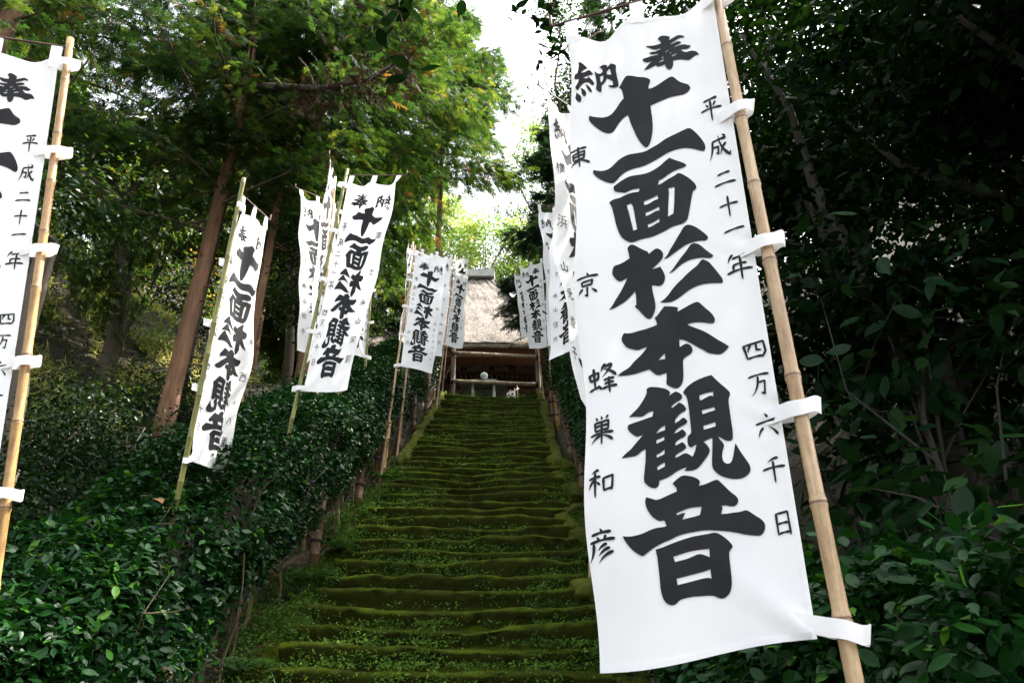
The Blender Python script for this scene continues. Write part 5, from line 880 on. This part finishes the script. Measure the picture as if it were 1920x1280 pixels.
twig('small leafy branch hanging into the top centre of the picture', at(800, -160, 3.6), at(735, 60, 3.5), 30, .15, 200)
twig('dark leafy branch hanging in left of the huge banner', at(1120, -120, 4.6), at(1015, 45, 4.4), 60, .11, 201)
twig('dark leafy branch hanging behind the top of the huge banner', at(1130, 60, 5.2), at(1025, 110, 5.0), 60, .11, 202)

# ferns at the left edge of the lower steps
def fern(label, x, y, seed, L=.42, n=11, grass=False):
    rs = np.random.RandomState(seed); z = float(stair_z(y)) + .2; root = empty('grass_tuft' if grass else 'fern', (x, y, z), label, 'plant', None if grass else 'ferns beside the lower steps'); mb = MB()
    for k in range(n):
        a = rs.uniform(0, 2 * pi); l = L * rs.uniform(.6, 1.2); m_ = 14; u = np.linspace(0, 1, m_)
        R = np.stack([x + cos(a) * l * u, y + sin(a) * l * u * .8, z + l * (.9 * u - 1.05 * u * u)], -1)
        d = np.array([cos(a), sin(a), 0]); s = np.array([-sin(a), cos(a), 0])
        if grass:
            w = .016 * (1 - u ** 3); V = np.concatenate([R + s * w[:, None], R - s * w[:, None]]); i = np.arange(m_ - 1); mb.add(V, np.stack([i, i + 1, i + m_ + 1, i + m_], 1), rs.uniform(.3, 1)); continue
        mb.tube(R, .003, 4, .1, False)
        for j in range(1, m_):
            for sg in (-1, 1):
                w = l * .30 * (sin(pi * min(1, u[j] * .9 + .12)) ** .8) * (1 - .3 * u[j]); t_ = R[j] + s * sg * w + d * w * .45 - np.array([0, 0, w * .2]); q = (R[j] + t_) / 2; ww = .010
                mb.add(np.array([R[j] - d * ww, R[j] + d * ww, q + d * ww * 1.4, q - d * ww * 1.1, t_]), [np.array([[0, 1, 2, 3]]), np.array([[3, 2, 4]])], rs.uniform(0, 1))
    mb.build('fronds', M['fern'], root)
for k, (x, y, lb) in enumerate(((-2.32, 7.75, 'bright fern hanging over the soil edge left of the steps'), (-2.38, 6.25, 'fern below the hanging one on the left edge'), (-2.3, 5.35, 'lowest fern in the bottom corner left of the steps'), (-2.2, 8.5, 'topmost fern on the left edge of the lower steps'), (1.0, 8.2, 'small fern at the right edge of the steps by the huge banner'))):
    fern(lb, x + (.2 if k < 4 else 0), y, 300 + k, .4 if k != 1 else .5)
fern('tuft of strap-like grass at the foot of the twin bamboo posts', -2.08, 11.1, 320, .5, 16, True)

# old side steps at the far left
root = empty('side_steps', (-5.6, 6.9, float(gz(-5.6, 6.9))), 'grey old stone side steps glimpsed at the left edge behind the amber pole', 'steps')
for k in range(6):
    yk = 6.2 + k * .33; mb = MB(); stone((-5.15 - .05 * k, yk, 2.0 + k * .175), (1.6, .42, .22), .05, 0, 70 + k, mb); mb.build('tread', M['moss_stone'], root, True)

# ---------------------------------------------------------------- top of the steps: barrier, incense burner, temple
yb = 18.95
root = empty('bamboo_barrier', (-.6, yb, TOPZ), 'two bamboo rails between grey wooden posts closing the top of the steps', 'barrier')
pl0, pl1 = at(848, 752, yb), at(852, 628, yb); pr0, pr1 = at(1011, 752, yb), at(1006, 628, yb)
for a, b in ((pl0, pl1), (pr0, pr1)):
    mb = MB(); a = a.copy(); a[2] = TOPZ - .2; mb.tube(np.stack([a, a * .66 + b * .34, a * .33 + b * .67, b]), [.075, .07, .068, .066], 12); mb.build('post', M['post_wood'], root, True)
for ya, yc_ in ((661, 669), (714, 720)):
    a, b = at(846, ya, yb - .12), at(1009, yc_, yb - .12); mb = MB(); LL = np.linalg.norm(b - a)
    vtube(mb, a, b, .054, .05, 12, list(np.arange(.2, LL, .36)), 0); mb.build('rail', M['bam_grey'], root, True)
    for q in (a + (b - a) * .012, a + (b - a) * .99):
        mb = MB(); th = np.linspace(0, 2 * pi, 13)
        for s in (-.02, 0, .02): mb.tube(np.stack([np.full(13, q[0]) + s, q[1] + .07 + .15 * np.cos(th), q[2] + .075 * np.sin(th)], -1), .011, 5)
        mb.build('rope_tie', M['rope'], root)

yi = 21.6; c = at(907, 735, yi); eave = .86
root = empty('incense_burner', (c[0], yi, TOPZ), 'dark six-sided incense burner roof with a pale green finial ball and posts', 'incense burner')
z1 = float(at(907, 729, yi)[2]); mb = MB()
rings = [(eave, -.02), (eave * .98, .03), (eave * .62, .08), (eave * .32, .16), (.14, .24)]; V = []
for r_, dz in rings:
    for k in range(24):
        a = 2 * pi * k / 24; cr = abs(((k % 4) - 2) / 2.0); rr = r_ * (cos(pi / 6) / cos(((a + pi / 6) % (pi / 3)) - pi / 6)); V.append((c[0] + rr * cos(a), yi + rr * sin(a), z1 + dz + (.06 * cr * cr * (r_ / eave) ** 3)))
nV = 24; i = np.arange(len(rings) - 1)[:, None] * nV + np.arange(nV)[None]; i2 = np.arange(len(rings) - 1)[:, None] * nV + (np.arange(nV)[None] + 1) % nV
mb.add(V, np.stack([i, i2, i2 + nV, i + nV], -1).reshape(-1, 4))
V2 = [(x, y, z - .03) for x, y, z in V[:24]] + [(c[0] + .3 * cos(2 * pi * k / 24), yi + .3 * sin(2 * pi * k / 24), z1 + .10) for k in range(24)]
k = np.arange(24); mb.add(V2, np.stack([k, k + 24, (k + 1) % 24 + 24, (k + 1) % 24], 1)); mb.build('burner_roof', M['bronze'], root)
mb = MB(); zf = z1 + .25; u = np.array([0, .03, .08, .12, .15, .19, .25, .31, .36, .38]); rr = np.array([.15, .15, .12, .07, .085, .125, .14, .12, .06, .005])
mb.tube(np.stack([np.full(10, c[0]), np.full(10, yi), zf - .03 + u], -1), rr * .95, 18); mb.build('finial', M['verdigris'], root, True)
for dx, dy in ((-.34, -.36), (.34, -.36), (-.34, .36), (.34, .36)):
    mb = MB(); mb.tube(np.array([[c[0] + dx, yi + dy, TOPZ - .2], [c[0] + dx, yi + dy, z1 - .2], [c[0] + dx, yi + dy, z1 + .1]]), .042, 12); mb.build('post', M['verdigris'], root, True)
mb = MB(); mb.tube(np.stack([np.full(6, c[0]), np.full(6, yi), TOPZ + np.array([0, .1, .2, .3, .5, .52])], -1), [.3, .25, .2, .38, .42, .40], 20); mb.build('censer', M['bronze'], root, True)

# temple hall
yw = 26.6; ye = 24.6; ze = float(at(930, 643, ye)[2]); exl, exr = -6.9, 3.1; yr = ye + 7.0; zr = float(at(900, 521, yr)[2]); rxl, rxr = -3.6, float(at(922, 520, yr)[0])
root = empty('temple_hall', (-2, yw + 4, TOPZ), 'dark wooden temple hall under a steep weathered thatched roof with a white ridge', 'temple')
ybk = 2 * yr - ye; nU, nVv = 90, 40; mb = MB()
def roof_side(A, B, Cc, Dd, seed):
    u = np.linspace(0, 1, nU)[None, :, None]; v = np.linspace(0, 1, nVv)[:, None, None]; A, B, Cc, Dd = [np.array(q, float) for q in (A, B, Cc, Dd)]
    P = (A * (1 - u) + B * u) * (1 - v) + (Dd * (1 - u) + Cc * u) * v
    nrm = np.cross(B - A, Dd - A); nrm /= np.linalg.norm(nrm)
    b = -.55 * np.sin(pi * v) * .55 + (fbm(u[..., 0] * 22 + seed + 0 * v[..., 0], v[..., 0] * 16 + 0 * u[..., 0], seed, 3)[..., None] - .5) * .16
    P = P + nrm * b; i = np.arange(nVv - 1)[:, None] * nU + np.arange(nU - 1)[None]
    mb.add(P.reshape(-1, 3), np.stack([i, i + 1, i + nU + 1, i + nU], -1).reshape(-1, 4)); return P
Pf = roof_side((exl, ye, ze), (exr, ye, ze), (rxr, yr, zr), (rxl, yr, zr), 1)
roof_side((exr, ye, ze), (exr, ybk, ze), (rxr, yr, zr), (rxr, yr, zr), 2); roof_side((exr, ybk, ze), (exl, ybk, ze), (rxl, yr, zr), (rxr, yr, zr), 3); roof_side((exl, ybk, ze), (exl, ye, ze), (rxl, yr, zr), (rxl, yr, zr), 4)
# thick cut edge and underside of the thatch
mb.add([(exl, ye + .02, ze), (exr, ye + .02, ze), (exr, ye + .2, ze - .12), (exl, ye + .2, ze - .12), (exr - .3, ybk, ze - .12), (exr, ybk, ze), (exl, ybk, ze), (exl + .3, ybk, ze - .12)], np.array([[0, 3, 2, 1], [1, 2, 4, 5], [0, 6, 7, 3]]))
rf = mb.build('roof', M['thatch'], root, True)
mb = MB(); n = 5200; uu = rs.uniform(0, 1, n); zz = ze + rs.uniform(-.08, .12, n); xx = exl + (exr - exl) * uu
A = np.stack([xx, ye + .05 + (zz - ze) * .4 + rs.uniform(-.03, .03, n), zz], -1); d = np.stack([rs.normal(0, .25, n), np.full(n, -.35) + rs.normal(0, .2, n), np.full(n, -1.0)], -1); d /= np.linalg.norm(d, axis=1)[:, None]
ln = (rs.uniform(.05, .20, n) * (.5 + fbm(xx * 3, xx * 0, 9, 3)))[:, None]; w = np.array([.018, 0, 0]); V = np.stack([A - w, A + w, A + d * ln], 1).reshape(-1, 3); k = np.arange(n)[:, None] * 3 + np.arange(3)[None]
mb.add(V, k, np.repeat(rs.uniform(0, 1, n), 3)); o = mb.build('straw_fringe', M['straw'], root); o.parent = rf; o.location = root.location; o.location = (root.location.x, root.location.y, root.location.z); o.location = (0, 0, 0)
mb = MB(); mb.box(((rxl + rxr) / 2, yr, zr + .12), (rxr - rxl + .3, .7, .4))
for k in range(5): mb.box((rxl + (rxr - rxl) * k / 4, yr, zr + .33), (.12, .75, .06))
o = mb.build('ridge_cap', M['ridge'], root); o.parent = rf
mb = MB(); mb.box(((exl + exr) / 2, ye + .62, ze - .30), (exr - exl - .4, .8, .36)); mb.build('eave_board', M['eave_wood'], root)
mb = MB()
V = [(exl + .4, ye + .9, ze - .78), (exr - .4, ye + .9, ze - .78), (exr - .4, yw + .2, ze - 1.05), (exl + .4, yw + .2, ze - 1.05)]; mb.add(V, np.array([[0, 1, 2, 3]]))
for k in range(46): x = exl + .5 + k * (exr - exl - 1) / 45; mb.box((x, (ye + .9 + yw) / 2, ze - .98), (.07, yw - ye - 1.0, .09))
mb.build('rafters', M['temple_wood'], root)
wb, wt = TOPZ - .2, ze - 1.0
mb = MB(); wx0, wx1 = exl + 1.2, exr - 1.2; mb.box(((wx0 + wx1) / 2, yw + .15, (wb + wt) / 2), (wx1 - wx0, .2, wt - wb))
nb_ = int((wx1 - wx0) / .28)
for k in range(nb_): mb.box((wx0 + (k + .5) * (wx1 - wx0) / nb_, yw + .035, (wb + wt) / 2), (.26, .05, wt - wb - .06))
mb.build('wall', M['temple_wood'], root)
for x in np.linspace(wx0, wx1, 6):
    mb = MB(); mb.tube(np.array([[x, yw - .12, wb], [x, yw - .12, wt]]), .15, 14); mb.build('pillar', M['temple_wood'], root, True)
for zb, hh, mt in ((ze - 1.62, .24, 'temple_wood'), (ze - 2.5, .2, 'temple_wood'), (float(at(930, 724, yw)[2]), .30, 'plank'), (float(at(930, 737, yw)[2]), .16, 'plank')):
    mb = MB(); mb.box(((wx0 + wx1) / 2, yw - .21, zb), (wx1 - wx0 + .6, .16, hh)); mb.build('beam', M[mt], root)
mb = MB(); mb.box((.62, yw - .42, TOPZ + .35), (1.15, .5, 1.5)); mb.box((.62, yw - .45, TOPZ + 1.12), (1.35, .6, .08)); mb.build('offering_box', M['plank'], root)
mb = MB(); cx_ = float(at(960, 700, yw)[0])
mb.box((cx_, yw - .35, float(at(960, 696, yw)[2])), (.26, .3, .2)); mb.box((cx_, yw - .33, float(at(960, 710, yw)[2])), (.22, .22, .4)); mb.build('bracket', M['eave_wood'], root)
mb = MB()
for k in range(60):
    px, py = rnd.uniform(852, 1000), rnd.choice([674, 676, 685, 692, 702, 704]) + rnd.uniform(-1, 1); q = at(px, py, yw - .012); mb.box(q, (rnd.uniform(.05, .13), .012 + .0001 * k, rnd.uniform(.09, .24)))
mb.build('pasted_paper_slips', M['paper'], root)
